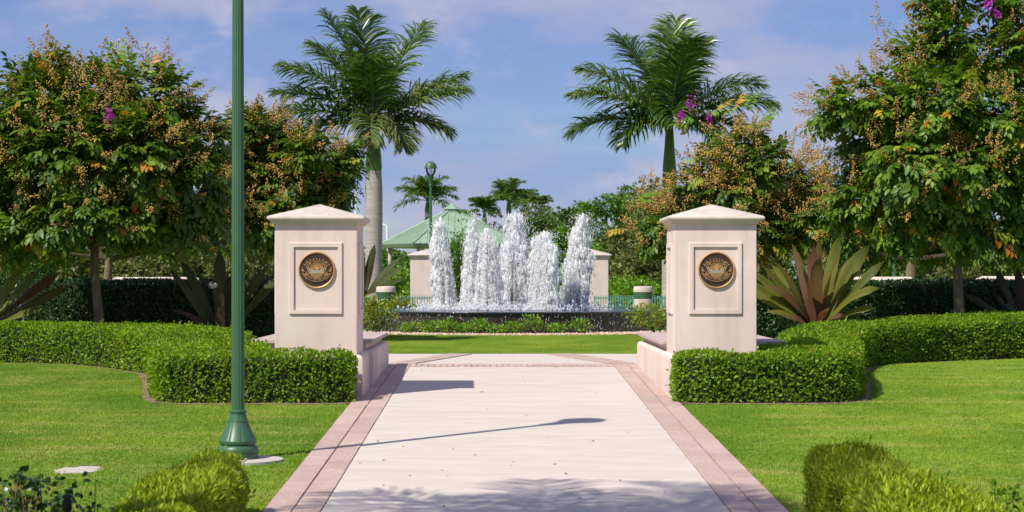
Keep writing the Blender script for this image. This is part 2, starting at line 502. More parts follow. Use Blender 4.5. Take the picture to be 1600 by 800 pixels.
# simple folded leaf, long leaf, needle, droplet
LEAF2 = np.array([[0, 0, 0], [-0.27, 0.48, 0.07], [0, 1, -0.04], [0.27, 0.48, 0.07]])
LEAF2F = np.array([[0, 2, 1], [0, 3, 2]])
LEAF4 = np.array([[0, 0, 0], [-0.23, 0.42, 0.05], [0.23, 0.42, 0.05], [0, 0.5, 0.0], [0, 1, -0.14], [-0.17, 0.72, 0.0], [0.17, 0.72, 0.0]])
LEAF4F = np.array([[0, 3, 1], [0, 2, 3], [1, 3, 5], [3, 2, 6], [5, 3, 4], [3, 6, 4]])
NEEDLE = np.array([[-0.06, 0, 0], [0.06, 0, 0], [0.0, 1, -0.1], [0.12, 0.5, 0.0], [-0.12, 0.5, 0.0]])
NEEDLEF = np.array([[0, 1, 3], [0, 3, 4], [4, 3, 2]])
OCT = np.array([[1, 0, 0], [-1, 0, 0], [0, 1, 0], [0, -1, 0], [0, 0, 1], [0, 0, -1]], dtype=float)
_t = (1 + 5 ** 0.5) / 2
ICO = np.array([[-1, _t, 0], [1, _t, 0], [-1, -_t, 0], [1, -_t, 0], [0, -1, _t], [0, 1, _t], [0, -1, -_t], [0, 1, -_t], [_t, 0, -1], [_t, 0, 1], [-_t, 0, -1], [-_t, 0, 1]]) / 1.9
ICOF = np.array([[0, 11, 5], [0, 5, 1], [0, 1, 7], [0, 7, 10], [0, 10, 11], [1, 5, 9], [5, 11, 4], [11, 10, 2], [10, 7, 6], [7, 1, 8], [3, 9, 4], [3, 4, 2], [3, 2, 6], [3, 6, 8], [3, 8, 9], [4, 9, 5], [2, 4, 11], [6, 2, 10], [8, 6, 7], [9, 8, 1]])
OCTF = np.array([[0, 2, 4], [2, 1, 4], [1, 3, 4], [3, 0, 4], [2, 0, 5], [1, 2, 5], [3, 1, 5], [0, 3, 5]])

# ------------------------------------------------------------------ the ground
mb = MB()
xs = [-3000, 3000]
rows = [-60, Y0, 5000]
mb.add([(x, y, g(y) - 0.012) for y in rows for x in xs], [(0, 1, 3, 2), (2, 3, 5, 4)])
lawn = struct(build('lawn', mb, M['turf']))

PL, PR, BO = -1.462, 1.905, 0.485      # walk edges, border width
def sheet(name, poly, dz, mat):
    b = MB()
    b.add([(x, y, g(y) + dz) for x, y in poly], [tuple(range(len(poly)))])
    return struct(build(name, b, mat))
sheet('walk', [(PL, 4), (PR, 4), (PR, 30.45), (PL, 30.45)], 0.004, M['path'])
mb = MB()
cw = [(-4.3, 30.97), (4.7, 30.97), (4.7, 35.4), (-4.3, 35.4)]
sheet('cross_walk', cw, 0.004, M['path'])
sheet('walk_bedding', [(PL - BO - 0.01, 4), (PR + BO + 0.01, 4), (PR + BO + 0.01, 30.965), (PL - BO - 0.01, 30.965)], -0.004, M['soil'])

# borders: pink pavers, each a piece
def border(name, x0, x1):
    e = MB()
    e.add([(x0 - 0.004, 4, g(4)), (x1 + 0.004, 4, g(4)), (x1 + 0.004, Y0, 0.0), (x0 - 0.004, Y0, 0.0)], [(0, 1, 2, 3)])
    root = struct(build(name, e, M['soil']))
    w = (x1 - x0) / 2
    ln = 0.60
    pm = bpy.data.meshes.new('paver')
    hw, hl = w / 2 - 0.006, ln / 2 - 0.004
    b = MB()
    b.square([(0.5, -0.03), (0.5, 0.007), (0.49, 0.011)], 0, 0)
    pm.from_pydata([(x * 2 * hw, y * 2 * hl, z) for x, y, z in b.v], [], b.f)
    pm.materials.append(M['paver'])
    for r in range(2):
        y = 8.0 + (0.0 if r == 0 else 0.27)
        while y < 30.6:
            o = bpy.data.objects.new('paver', pm)
            yc = y + ln / 2
            o.location = (x0 + w * (r + 0.5) + random.uniform(-0.002, 0.002), yc, g(yc) + random.uniform(0.0, 0.003))
            o.rotation_euler = (math.atan(SLOPE) + random.uniform(-0.003, 0.003), random.uniform(-0.006, 0.006), random.uniform(-0.004, 0.004))
            link(o, root)
            y += ln
    return root
border('walk_border', PL - BO, PL)
border('walk_border', PR, PR + BO)
# soldier course across the end of the walk and the two diagonal bands over the cross walk
e = MB(); e.add([(PL, 30.45, g(30.45)), (PR, 30.45, g(30.45)), (PR, 30.968, 0.002), (PL, 30.968, 0.002)], [(0, 1, 2, 3)])
course = struct(build('brick_course', e, M['soil']))
bm_ = bpy.data.meshes.new('brick')
b = MB(); b.square([(0.5, -0.03), (0.5, 0.008), (0.47, 0.012)], 0, 0)
bm_.from_pydata([(x * 0.095, y * 0.235, z) for x, y, z in b.v], [], b.f); bm_.materials.append(M['paver'])
nb = 33
for i in range(nb):
    for r in range(2):
        o = bpy.data.objects.new('brick', bm_)
        yc = 30.585 + 0.25 * r
        o.location = (PL + (PR - PL) * (i + 0.5) / nb, yc, g(yc) + 0.002 + random.uniform(0, 0.003))
        o.rotation_euler = (math.atan(SLOPE), 0, random.uniform(-0.02, 0.02))
        link(o, course)
def diagonal(x0, x1, y0, y1, w):
    d = Vector((x1 - x0, y1 - y0)); L = d.length; a = math.atan2(d.y, d.x)
    e = MB()
    n = Vector((-math.sin(a), math.cos(a))) * w / 2
    e.add([(x0 - n.x, y0 - n.y, 0.007), (x0 + n.x, y0 + n.y, 0.007), (x1 + n.x, y1 + n.y, 0.007), (x1 - n.x, y1 - n.y, 0.007)], [(0, 1, 2, 3)])
    root = struct(build('diagonal_band', e, M['soil']))
    k = int(L / 0.24)
    me = bpy.data.meshes.new('paver')
    b = MB(); b.square([(0.5, -0.03), (0.5, 0.008), (0.49, 0.012)], 0, 0)
    me.from_pydata([(x * (L / k - 0.008), y * (w / 2 - 0.01), z) for x, y, z in b.v], [], b.f); me.materials.append(M['paver'])
    for i in range(k):
        for r in (-0.5, 0.5):
            o = bpy.data.objects.new('paver', me)
            t = (i + 0.5) / k
            o.location = (x0 + d.x * t + n.x * r, y0 + d.y * t + n.y * r, 0.008)
            o.rotation_euler = (0, 0, a)
            link(o, root)
diagonal(-1.62, -0.72, 31.25, 35.2, 0.46)
diagonal(2.06, 1.16, 31.25, 35.2, 0.46)

# ------------------------------------------------------------------ gate pillars
ZB = g(25.2) - 0.02
def frame_ring(x0, x1, z0, z1, w, y_front, y_back, axis='y', xs=0.0, sgn=-1):
    """rectangular moulding; axis y: lies in the x-z plane; axis x: in the y-z plane at x = xs"""
    b = MB()
    o = [(x0, z0), (x1, z0), (x1, z1), (x0, z1)]
    i = [(x0 + w, z0 + w), (x1 - w, z0 + w), (x1 - w, z1 - w), (x0 + w, z1 - w)]
    ob = 0.008
    o2 = [(x0 + ob, z0 + ob), (x1 - ob, z0 + ob), (x1 - ob, z1 - ob), (x0 + ob, z1 - ob)]
    vs = []
    for ring, d in ((o, y_back), (o, y_front - (y_front - y_back) * 0.25), (o2, y_front), (i, y_front), (i, y_back)):
        for (u, z) in ring:
            vs.append((u, d, z) if axis == 'y' else (d, u, z))
    fs = []
    for k in range(4):
        for j in range(4):
            j2 = (j + 1) % 4
            fs.append((k * 4 + j, k * 4 + j2, k * 4 + 4 + j2, k * 4 + 4 + j))
    b.add(vs, fs)
    return b

def letters(s, size):
    out = []
    for ch in s:
        if ch == ' ':
            out.append(None); continue
        cu = bpy.data.curves.new('t', 'FONT'); cu.body = ch; cu.size = size; cu.align_x = 'CENTER'; cu.resolution_u = 2; cu.extrude = 0.002
        o = bpy.data.objects.new('t', cu); COL.objects.link(o)
        dg = bpy.context.evaluated_depsgraph_get(); dg.update()
        me = bpy.data.meshes.new_from_object(o.evaluated_get(dg))
        out.append(([tuple(v.co) for v in me.vertices], [tuple(p.vertices) for p in me.polygons]))
        bpy.data.objects.remove(o); bpy.data.meshes.remove(me); bpy.data.curves.remove(cu)
    return out

def flat_strip(b, pts, wid, y0, y1):
    """raised flat stroke in the x-z plane from centre points and half widths"""
    n = len(pts)
    L, Rr = [], []
    for i in range(n):
        dx = pts[min(i + 1, n - 1)][0] - pts[max(i - 1, 0)][0]
        dz = pts[min(i + 1, n - 1)][1] - pts[max(i - 1, 0)][1]
        l = math.hypot(dx, dz) or 1
        nx, nz = -dz / l, dx / l
        L.append((pts[i][0] + nx * wid[i], pts[i][1] + nz * wid[i])); Rr.append((pts[i][0] - nx * wid[i], pts[i][1] - nz * wid[i]))
    vs = [(x, y1, z) for x, z in L] + [(x, y1, z) for x, z in Rr] + [(x, y0, z) for x, z in L] + [(x, y0, z) for x, z in Rr]
    fs = []
    for i in range(n - 1):
        fs += [(i, i + 1, n + i + 1, n + i), (i, 2 * n + i, 2 * n + i + 1, i + 1), (n + i, n + i + 1, 3 * n + i + 1, 3 * n + i)]
    b.add(vs, fs)

def medallion(parent, cx, yf, cz, rad):
    """round seal on the panel; coordinates in metres, local to the pillar"""
    off = Vector(parent.location)
    def bld(n, b, m, p, **k):
        b.v = [(x + off.x, y + off.y, z + off.z) for x, y, z in b.v]
        return build(n, b, m, p, **k)
    def disc(r, y0, y1, n=48):
        b = MB()
        vs = [(cx + r * math.cos(2 * PI * k / n), y, cz + r * math.sin(2 * PI * k / n)) for y in (y0, y1) for k in range(n)]
        b.add(vs, [tuple(range(n, 2 * n))] + [(k, (k + 1) % n, n + (k + 1) % n, n + k) for k in range(n)])
        return b
    d = bld('medallion', disc(rad * 0.97, yf, yf - 0.022), M['bronze'], parent)
    d['label'] = 'round dark seal with gold crest'
    rim = MB()
    n = 56
    prof = [(0.90, -0.018), (0.915, -0.034), (0.955, -0.038), (0.99, -0.030), (1.0, -0.012), (1.0, 0.0)]
    vs = [(cx + rad * r * math.cos(2 * PI * k / n), yf + y, cz + rad * r * math.sin(2 * PI * k / n)) for r, y in prof for k in range(n)]
    fs = [(i * n + k, i * n + (k + 1) % n, i * n + n + (k + 1) % n, i * n + n + k) for i in range(len(prof) - 1) for k in range(n)]
    rim.add(vs, fs)
    bld('rim', rim, M['gold'], d, smooth=True)
    yb, yt = yf - 0.021, yf - 0.028
    S = rad
    P = lambda u, w: (cx + u * S, cz + w * S)
    sm = MB()
    for u, w in ((-0.34, 0.535), (-0.17, 0.58), (0, 0.605), (0.17, 0.58), (0.34, 0.535)):
        b = MB()
        pts = []
        for k in range(10):
            a = PI / 2 + k * PI / 5
            r = (0.05 if k % 2 == 0 else 0.022) * S
            pts.append((cx + u * S + r * math.cos(a), cz + w * S + r * math.sin(a)))
        b.add([(x, yt, z) for x, z in pts] + [(cx + u * S, yt - 0.003, cz + w * S)], [(k, (k + 1) % 10, 10) for k in range(10)])
        bld('star', b, M['gold'], d)
    # oval picture: field, ring, water band, house, two trees
    def ell(rx, rz, y, n=40, c=(0, -0.02)):
        return [(cx + (c[0] + rx * math.cos(2 * PI * k / n)) * S, y, cz + (c[1] + rz * math.sin(2 * PI * k / n)) * S) for k in range(n)]
    b = MB(); b.add(ell(0.40, 0.40, yt), [tuple(range(40))]); fld = bld('crest_field', b, M['seal_field'], d)
    b = MB()
    for r0 in (0.40, 0.33):
        pts = [(cx + r0 * S * math.cos(2 * PI * k / 40), cz + (-0.02 + r0 * math.sin(2 * PI * k / 40)) * S) for k in range(41)]
        flat_strip(b, pts, [0.013 * S] * 41, yb, yt - 0.003)
    bld('crest_ring', b, M['gold'], d)
    b = MB()
    w0 = [P(-0.40, 0.05), P(-0.3, 0.07), P(-0.2, 0.03), P(0.2, 0.03), P(0.3, 0.07), P(0.40, 0.05), P(0.38, -0.17), P(0.2, -0.16), P(-0.2, -0.16), P(-0.38, -0.17)]
    b.add([(x, yt - 0.0015, z) for x, z in w0], [tuple(range(10))])
    bld('crest_water', b, M['seal_water'], d)
    b = MB()
    for poly in ([P(-0.13, 0.0), P(0.13, 0.0), P(0.13, 0.14), P(0.075, 0.17), P(0.06, 0.26), P(0, 0.33), P(-0.06, 0.26), P(-0.075, 0.17), P(-0.13, 0.14)],):
        b.add([(x, yt - 0.003, z) for x, z in poly], [tuple(range(len(poly)))])
    for k in range(7):
        a = PI * (0.12 + 0.76 * k / 6)
        flat_strip(b, [P(0.17 * math.cos(a), 0.1 + 0.13 * math.sin(a)), P(0.29 * math.cos(a), 0.1 + 0.2 * math.sin(a))], [0.012 * S, 0.004 * S], yb, yt - 0.002)
    for k in range(3):
        z = -0.235 - 0.05 * k
        flat_strip(b, [P(-0.3 + 0.1 * q, z + 0.012 * (-1) ** q) for q in range(7)], [0.006 * S] * 7, yb, yt - 0.003)
    bld('crest_house', b, M['gold'], d)
    b = MB()
    for u in (-0.16, 0.16):
        b.add([(x, yt - 0.004, z) for x, z in (P(u - 0.03, 0.0), P(u + 0.03, 0.0), P(u + 0.022, 0.05), P(u, 0.08), P(u - 0.022, 0.05))], [(0, 1, 2, 3, 4)])
    bld('crest_tree', b, M['bronze'], d)
    # scrollwork on both sides
    b = MB()
    for sx in (-1, 1):
        def curl(u, w, r0, turns, a0, w0, dirn=1):
            n = 14
            pts, wd = [], []
            for k in range(n):
                t = k / (n - 1)
                a = a0 + dirn * turns * 2 * PI * t
                r = r0 * (1 - 0.8 * t)
                pts.append(P(sx * (u + r * math.cos(a)), w + r * math.sin(a))); wd.append(w0 * S * (1 - 0.6 * t))
            flat_strip(b, pts, wd, yb, yt - 0.004)
        curl(0.50, 0.36, 0.13, 1.1, -2.2, 0.026, -1)
        curl(0.52, 0.36, 0.085, 0.8, 0.6, 0.014)
        for (u0, w0, u1, w1, bend, wd) in ((0.44, -0.30, 0.62, 0.30, 0.07, 0.030), (0.50, -0.20, 0.80, 0.20, -0.08, 0.034), (0.50, -0.12, 0.84, 0.04, -0.07, 0.032),
                                           (0.48, -0.18, 0.83, -0.14, -0.09, 0.03), (0.46, -0.25, 0.72, -0.34, -0.08, 0.03), (0.44, -0.33, 0.62, -0.47, -0.06, 0.028),
                                           (0.43, 0.02, 0.50, 0.30, 0.03, 0.022), (0.42, -0.2, 0.46, 0.1, 0.02, 0.018), (0.60, 0.22, 0.74, 0.32, 0.03, 0.024), (0.40, -0.36, 0.52, -0.52, -0.02, 0.02)):
            n = 7
            dx, dz = u1 - u0, w1 - w0
            l = math.hypot(dx, dz)
            pts, wds = [], []
            for k in range(n):
                t = k / (n - 1)
                q = math.sin(PI * t) * bend
                pts.append(P(sx * (u0 + dx * t - dz / l * q), w0 + dz * t + dx / l * q)); wds.append(S * wd * (0.35 + 1.1 * math.sin(PI * min(1, t * 1.05)) ** 0.8) * (1 - 0.45 * t))
            flat_strip(b, pts, wds, yb, yt - 0.003)
    bld('scrollwork', b, M['gold'], d)
    # ribbons: top and bottom, dark with gold edges, lettering on them
    b, e2 = MB(), MB()
    for (cw_, r0, a0, a1, hw) in ((-0.30, 0.74, 62, 118, 0.062), (0.22, 0.77, 222, 318, 0.075)):
        n = 22
        ang = [R(a0 + (a1 - a0) * k / (n - 1)) for k in range(n)]
        ctr = [P(r0 * math.cos(a), cw_ + r0 * math.sin(a)) for a in ang]
        flat_strip(b, ctr, [hw * S] * n, yb, yt - 0.005)
        for s in (-1, 1):
            flat_strip(e2, [P((r0 + s * hw) * math.cos(a), cw_ + (r0 + s * hw) * math.sin(a)) for a in ang], [0.012 * S] * n, yb, yt - 0.008)
        for a in (ang[0], ang[-1]):
            flat_strip(e2, [P((r0 - hw) * math.cos(a), cw_ + (r0 - hw) * math.sin(a)), P((r0 + hw) * math.cos(a), cw_ + (r0 + hw) * math.sin(a))], [0.012 * S] * 2, yb, yt - 0.008)
    bld('ribbon', b, M['bronze'], d)
    bld('ribbon_edge', e2, M['gold'], d)
    b = MB()
    for s, cw_, r0, a0, a1, size, inv in (('THE', -0.30, 0.70, 99, 81, 0.125, 1), ('CITY OF WESTON', 0.22, 0.81, 229, 311, 0.13, -1)):
        ls = letters(s, size * S)
        for k, gl in enumerate(ls):
            if gl is None:
                continue
            a = R(a0 + (a1 - a0) * k / (len(s) - 1))
            rot = a - PI / 2 if inv == 1 else a + PI / 2
            ox, oz = P(r0 * math.cos(a), cw_ + r0 * math.sin(a))
            vs = [(ox + vx * math.cos(rot) - vz * math.sin(rot), yt - 0.0075 - vy, oz + vx * math.sin(rot) + vz * math.cos(rot)) for vx, vz, vy in gl[0]]
            b.add(vs, gl[1])
    bld('lettering', b, M['gold'], d)
    return d

PW = 1.12
def pillar_shape(root, H, zcap, plinth_top, detail):
    ox, oy, oz = root.location      # centre of the front edge at the base
    cyy = oy + PW / 2
    b = MB(); b.box(ox - PW / 2, ox + PW / 2, oy, oy + PW, oz + 0.02, zcap + 0.02)
    build('shaft', b, M['stucco'], root, bevel=0.012)
    p = PW / 2
    b = MB()
    q = 0.078
    b.square([(p + q, oz), (p + q, plinth_top - 0.07), (p + q - 0.006, plinth_top - 0.04), (p + q - 0.022, plinth_top - 0.018), (p + q - 0.045, plinth_top - 0.005), (p + 0.004, plinth_top), (p - 0.02, plinth_top + 0.004)], ox, cyy)
    build('plinth', b, M['stucco'], root, smooth=True)
    c = zcap
    b = MB()
    b.square([(p - 0.02, c - 0.012), (p + 0.028, c), (p + 0.034, c + 0.022), (p + 0.055, c + 0.030), (p + 0.058, c + 0.046), (p + 0.080, c + 0.052), (p + 0.093, c + 0.064), (p + 0.098, c + 0.08), (p + 0.093, c + 0.096), (p + 0.080, c + 0.108), (p + 0.05, c + 0.118), (0.012, c + 0.288), (0.0, c + 0.289)], ox, cyy)
    build('cap', b, M['cap'], root, smooth=True)
    z1, z0 = zcap - 0.252, zcap - 1.225
    if detail:
        build('panel_frame', frame_ring(ox - 0.36, ox + 0.36, z0, z1, 0.06, oy - 0.026, oy + 0.004), M['stucco'], root)
        for s in (-1, 1):
            build('panel_frame', frame_ring(oy + 0.2, oy + PW - 0.2, z0, z1, 0.06, ox + s * (PW / 2 + 0.026), ox + s * (PW / 2 - 0.004), axis='x'), M['stucco'], root)
pl = thing('gate_pillar', (-2.48, 25.2, ZB), 'cream stucco gate pillar with seal, on the same side as the tall green lamppost', 'pillar', 'gate pillars at the walk entrance')
pillar_shape(pl, 2.36, 2.177, 0.405, True)
med = medallion(pl, 0.012, 0.003, 1.552 - ZB, 0.25)
pr = copy_tree(pl)
pr.location = (2.945, 25.2, ZB)
pr['label'] = 'cream stucco gate pillar with seal, beside the large purple-green lily clump'
for x, lab in ((-2.34, 'far cream pillar behind the fountain, next to the globe lamp'), (3.05, 'far cream pillar behind the fountain, next to a domed green bush')):
    fp = thing('gate_pillar', (x, 61.0, 0.0), lab, 'pillar', 'gate pillars beyond the fountain')
    pillar_shape(fp, 2.15, 2.14, 0.42, False)

# low seat walls behind the pillars
def seat_wall(x0, x1, y0, y1, label):
    r = thing('seat_wall', ((x0 + x1) / 2, (y0 + y1) / 2, 0), label, 'wall', 'stone capped seat walls behind the gate pillars')
    prof = [(0, -0.25), (0, 0.335), (0.006, 0.365), (0.022, 0.387), (0.045, 0.400), (0.075, 0.405), (0.11, 0.407), (0.11, 0.50)]
    b = MB()
    vs, fs = [], []
    for o, z in prof:
        vs += [(x0 + o, y0 + o, z), (x1 - o, y0 + o, z), (x1 - o, y1 - o, z), (x0 + o, y1 - o, z)]
    for i in range(len(prof) - 1):
        for k in range(4):
            fs.append((i * 4 + k, i * 4 + (k + 1) % 4, i * 4 + 4 + (k + 1) % 4, i * 4 + 4 + k))
    b.add(vs, fs)
    build('wall_body', b, M['stucco'], r, smooth=True)
    b = MB()
    m = int(round((y1 - y0) / 0.9))
    for i in range(m):
        a0, a1 = y0 + (y1 - y0) * i / m + 0.002, y0 + (y1 - y0) * (i + 1) / m - 0.002
        s = MB(); s.box(x0 + 0.01, x1 - 0.01, a0, a1, 0.492, 0.547)
        build('coping_slab', s, M['slab'], r, bevel=0.008)
    return r
seat_wall(-3.62, -1.825, 26.96, 30.8, 'low stucco seat wall with pink stone top beside the walk, in the pillar shade')
seat_wall(2.30, 4.1, 26.42, 30.8, 'low stucco seat wall with pink stone top, its sunlit side along the walk')

# ------------------------------------------------------------------ lampposts
def lamppost(x, y, z, H, label, rs=0.066):
    r = thing('lamppost', (x, y, z), label, 'lamppost', 'green park lampposts')
    n = 64
    def b_(prof, flute=None, nn=48):
        q = MB(); q.lathe([(rr, zz) for rr, zz in prof], nn, (x, y, z), flute); return q
    build('base', b_([(0.196, -0.03), (0.198, 0.03), (0.203, 0.05), (0.203, 0.065), (0.197, 0.072), (0.205, 0.085), (0.205, 0.112), (0.188, 0.14), (0.168, 0.150), (0.168, 0.156), (0.182, 0.162), (0.187, 0.175), (0.186, 0.195)]), M['green_metal'], r, smooth=True)
    bell = [(0.185, 0.195), (0.17, 0.225), (0.148, 0.27), (0.125, 0.32), (0.105, 0.37), (0.090, 0.42), (0.080, 0.468)]
    build('bell', b_(bell, lambda a, zz: 1 - 0.035 * (abs(math.cos(a * 4)) < 0.16), 96), M['green_metal'], r, smooth=True)
    build('collar', b_([(0.074, 0.466), (0.086, 0.472), (0.09, 0.484), (0.086, 0.497), (0.072, 0.503)]), M['green_metal'], r, smooth=True)
    build('bell_seam', b_([(0.1005, 0.385), (0.1035, 0.387), (0.1030, 0.391), (0.0990, 0.393)]), M['green_metal'], r, smooth=True)
    for k in range(4):
        a = -PI / 2 + 0.5 + k * PI / 2
        q = MB(); q.lathe([(0.014, 0.0), (0.014, 0.012), (0.008, 0.018)], 6, (x + 0.225 * math.cos(a), y + 0.225 * math.sin(a), z + 0.012)); build('anchor_bolt', q, M['pad'], r)
    top = H - 1.02
    fl = lambda a, zz: 1 - 0.075 * (0.5 + 0.5 * math.cos(a * 16)) ** 0.6
    build('shaft', b_([(rs, 0.50), (rs * 0.95, 0.5 + (top - 0.5) * 0.4), (rs * 0.84, top)], fl, 128), M['green_metal'], r, smooth=True)
    t = top
    build('fitter', b_([(0.058, t - 0.02), (0.085, t), (0.09, t + 0.03), (0.075, t + 0.07), (0.075, t + 0.11), (0.105, t + 0.15), (0.112, t + 0.36), (0.125, t + 0.38), (0.125, t + 0.41), (0.06, t + 0.42)], None, 32), M['green_metal'], r, smooth=True)
    gl = b_([(0.10, t + 0.415), (0.14, t + 0.46), (0.19, t + 0.56), (0.215, t + 0.66), (0.215, t + 0.74)], None, 32)
    gl.f = gl.f[:-2]
    build('globe', gl, M['glass'], r, smooth='all')
    q = MB()
    for k in range(4):
        a = PI / 4 + k * PI / 2
        q.tube([(x + 0.05 * math.cos(a), y + 0.05 * math.sin(a), z + t + 0.41), (x + 0.05 * math.cos(a), y + 0.05 * math.sin(a), z + t + 0.76)], 0.011, 6)
    build('lamp_holder', q, M['green_metal'], r)
    build('hood', b_([(0.2, t + 0.735), (0.265, t + 0.735), (0.272, t + 0.75), (0.265, t + 0.77), (0.245, t + 0.78), (0.235, t + 0.84), (0.205, t + 0.91), (0.16, t + 0.965), (0.10, t + 0.99), (0.09, t + 1.0), (0.07, t + 1.015), (0.0, t + 1.02)], None, 32), M['green_metal'], r, smooth=True)
    return r
LX, LY = -2.62, 18.66
lamppost(LX, LY, g(LY), 6.27, 'tall fluted green lamppost with bell base on the near lawn')
FY = 76.3
lamppost(at(673, 0, FY).x, FY, 0, 6.27, 'distant green lamppost with clear globe and domed hood in front of the pavilion')
p_ = at(1397, 400, 58)
lamppost(p_.x, 58, 0, 6.27, 'green lamppost mostly hidden in trees behind the dark hedge')
b = MB(); b.lathe([(0.37, -0.1), (0.37, 0.004), (0.36, 0.010)], 40, (LX + 0.09, LY - 0.02, g(LY) + 0.002))
tag(build('footing_pad', b, M['pad']), 'round pale concrete pad under the tall lamppost', 'concrete pad')
x, y = gnd(124, 733)
b = MB()
pts = [(x + 0.235 * math.cos(2 * PI * k / 18) * (1 + 0.08 * math.sin(3 * k)), y + 0.33 * math.sin(2 * PI * k / 18) * (1 + 0.06 * math.cos(2 * k))) for k in range(18)]
b.prism(pts, g(y) - 0.1, g(y) - 0.002)
tag(build('ground_pad', b, M['pad'], bevel=0.004), 'small pale concrete cover sunk in the lawn', 'concrete cover')

# ------------------------------------------------------------------ hedges
def in_poly(P, poly):
    x, y = P[:, 0], P[:, 1]
    ins = np.zeros(len(P), bool)
    n = len(poly)
    for i in range(n):
        (x0, y0), (x1, y1) = poly[i], poly[(i + 1) % n]
        c = ((y0 > y) != (y1 > y)) & (x < (x1 - x0) * (y - y0) / ((y1 - y0) or 1e-9) + x0)
        ins ^= c
    return ins
def smooth_poly(poly, it=2):
    for _ in range(it):
        q = []
        for i in range(len(poly)):
            a, b_ = poly[i], poly[(i + 1) % len(poly)]
            q += [(a[0] * 0.82 + b_[0] * 0.18, a[1] * 0.82 + b_[1] * 0.18), (a[0] * 0.18 + b_[0] * 0.82, a[1] * 0.18 + b_[1] * 0.82)]
        poly = q
    return poly
def area2(poly):
    return sum(poly[i][0] * poly[(i + 1) % len(poly)][1] - poly[(i + 1) % len(poly)][0] * poly[i][1] for i in range(len(poly)))
def inset(poly, d):
    n = len(poly)
    out = []
    s = 1 if area2(poly) > 0 else -1
    for i in range(n):
        a, b_ = Vector(poly[i - 1]), Vector(poly[(i + 1) % n])
        t = (b_ - a).normalized()
        nn = Vector((-t.y, t.x)) * s
        out.append((poly[i][0] + nn.x * d, poly[i][1] + nn.y * d))
    return out
def lump(P, k, seed):
    r = np.random.default_rng(seed)
    a = np.zeros(len(P))
    for _ in range(5):
        w = r.normal(size=3) * k
        a += np.sin(P @ w + r.uniform(0, 6.28))
    return a / 5
def hedge(name, poly, h, mat, label, cat, group, leaf=0.055, dens=1500, rough=0.055, tmpl=(LEAF2, LEAF2F), keep=None, upright=0.35, seed=1, hf=None, mulch=0.10, young=0.0, round_=0.15):
    """keep(P) -> mask of surface points the hedge really needs leaves on"""
    if area2(poly) < 0:
        poly = poly[::-1]
    cx = sum(p[0] for p in poly) / len(poly); cy = sum(p[1] for p in poly) / len(poly)
    r = thing(name, (cx, cy, g(cy)), label, cat, group)
    ht = hf if hf else (lambda x, y: h)
    ip = inset(poly, 0.10)
    b = MB()
    b.prism(ip, lambda x, y: g(y) + 0.0, lambda x, y: g(y) + ht(x, y) - 0.10)
    build('twig_core', b, M['core'], r)
    Ps, Ns = [], []
    n = len(poly)
    for i in range(n):
        a, c_ = np.array(poly[i]), np.array(poly[(i + 1) % n])
        L = np.linalg.norm(c_ - a)
        hm = ht(*((a + c_) / 2))
        k = rng.poisson(max(L * hm * dens, 0))
        if k == 0:
            continue
        t = rng.random(k); zz = rng.random(k) ** 0.9
        xy = a + (c_ - a) * t[:, None]
        nrm = np.array([(c_ - a)[1], -(c_ - a)[0]]) / L
        hh = np.array([ht(*q) for q in xy]) if hf else np.full(k, h)
        gz = np.where(xy[:, 1] < Y0, SLOPE * (xy[:, 1] - Y0), 0)
        Pz = gz + hh * zz
        # round the shoulder
        over = np.clip((zz * hh - (hh - round_)) / round_, 0, 1)
        inw = round_ * (1 - np.sqrt(1 - 0.95 * over ** 2))
        P3 = np.column_stack([xy - nrm * inw[:, None], Pz])
        N3 = np.column_stack([np.tile(nrm, (k, 1)) * (1 - 0.6 * over)[:, None], 0.1 + over * 0.8])
        Ps.append(P3); Ns.append(N3)
    xs_, ys_ = [p[0] for p in poly], [p[1] for p in poly]
    A = abs(area2(poly)) / 2
    bb = (max(xs_) - min(xs_)) * (max(ys_) - min(ys_))
    k = int(bb * dens)
    q = np.column_stack([rng.uniform(min(xs_), max(xs_), k), rng.uniform(min(ys_), max(ys_), k)])
    q = q[in_poly(q, inset(poly, round_ * 0.6))]
    hh = np.array([ht(*w) for w in q]) if hf else np.full(len(q), h)
    gz = np.where(q[:, 1] < Y0, SLOPE * (q[:, 1] - Y0), 0)
    Ps.append(np.column_stack([q, gz + hh])); Ns.append(np.tile([0, 0, 1.0], (len(q), 1)))
    P = np.concatenate(Ps); N = unit(np.concatenate(Ns))
    if keep is not None:
        m = keep(P); P, N = P[m], N[m]
    P = P + N * (lump(P, 2.2, seed) * rough * 0.8 + lump(P, 7.0, seed + 5) * rough * 0.7 - 0.02)[:, None]
    P = P - N * (rng.random(len(P)) ** 2 * 0.09)[:, None]
    stray = rng.random(len(P)) < 0.02
    P[stray] += N[stray] * rng.uniform(0.01, 0.07, (stray.sum(), 1))
    d = unit(N * 0.55 + rdir(len(P)) * 0.75 + np.array([0, 0, upright]))
    nn = unit(N * 0.9 + rdir(len(P)) * 0.55 + np.array([0, 0, 0.35]))
    rnd = np.clip(rng.normal(0.45, 0.2, len(P)) + 0.16 * lump(P, 1.6, seed + 9), 0, 0.97)
    rnd[rng.random(len(P)) < 0.01] = 1.0
    V, Fc, rr = scatter(tmpl[0], tmpl[1], P - d * leaf * 0.3, d, nn, leaf * rng.uniform(0.7, 1.25, len(P)), rnd)
    build_np('foliage', V, Fc, mat, r, rr)
    if mulch:
        mp = inset(poly, -mulch)
        b = MB(); b.add([(x, y, g(y) + 0.001) for x, y in mp], [tuple(range(len(mp)))])
        mo = struct(build('mulch_bed', b, M['soil']))
    return r

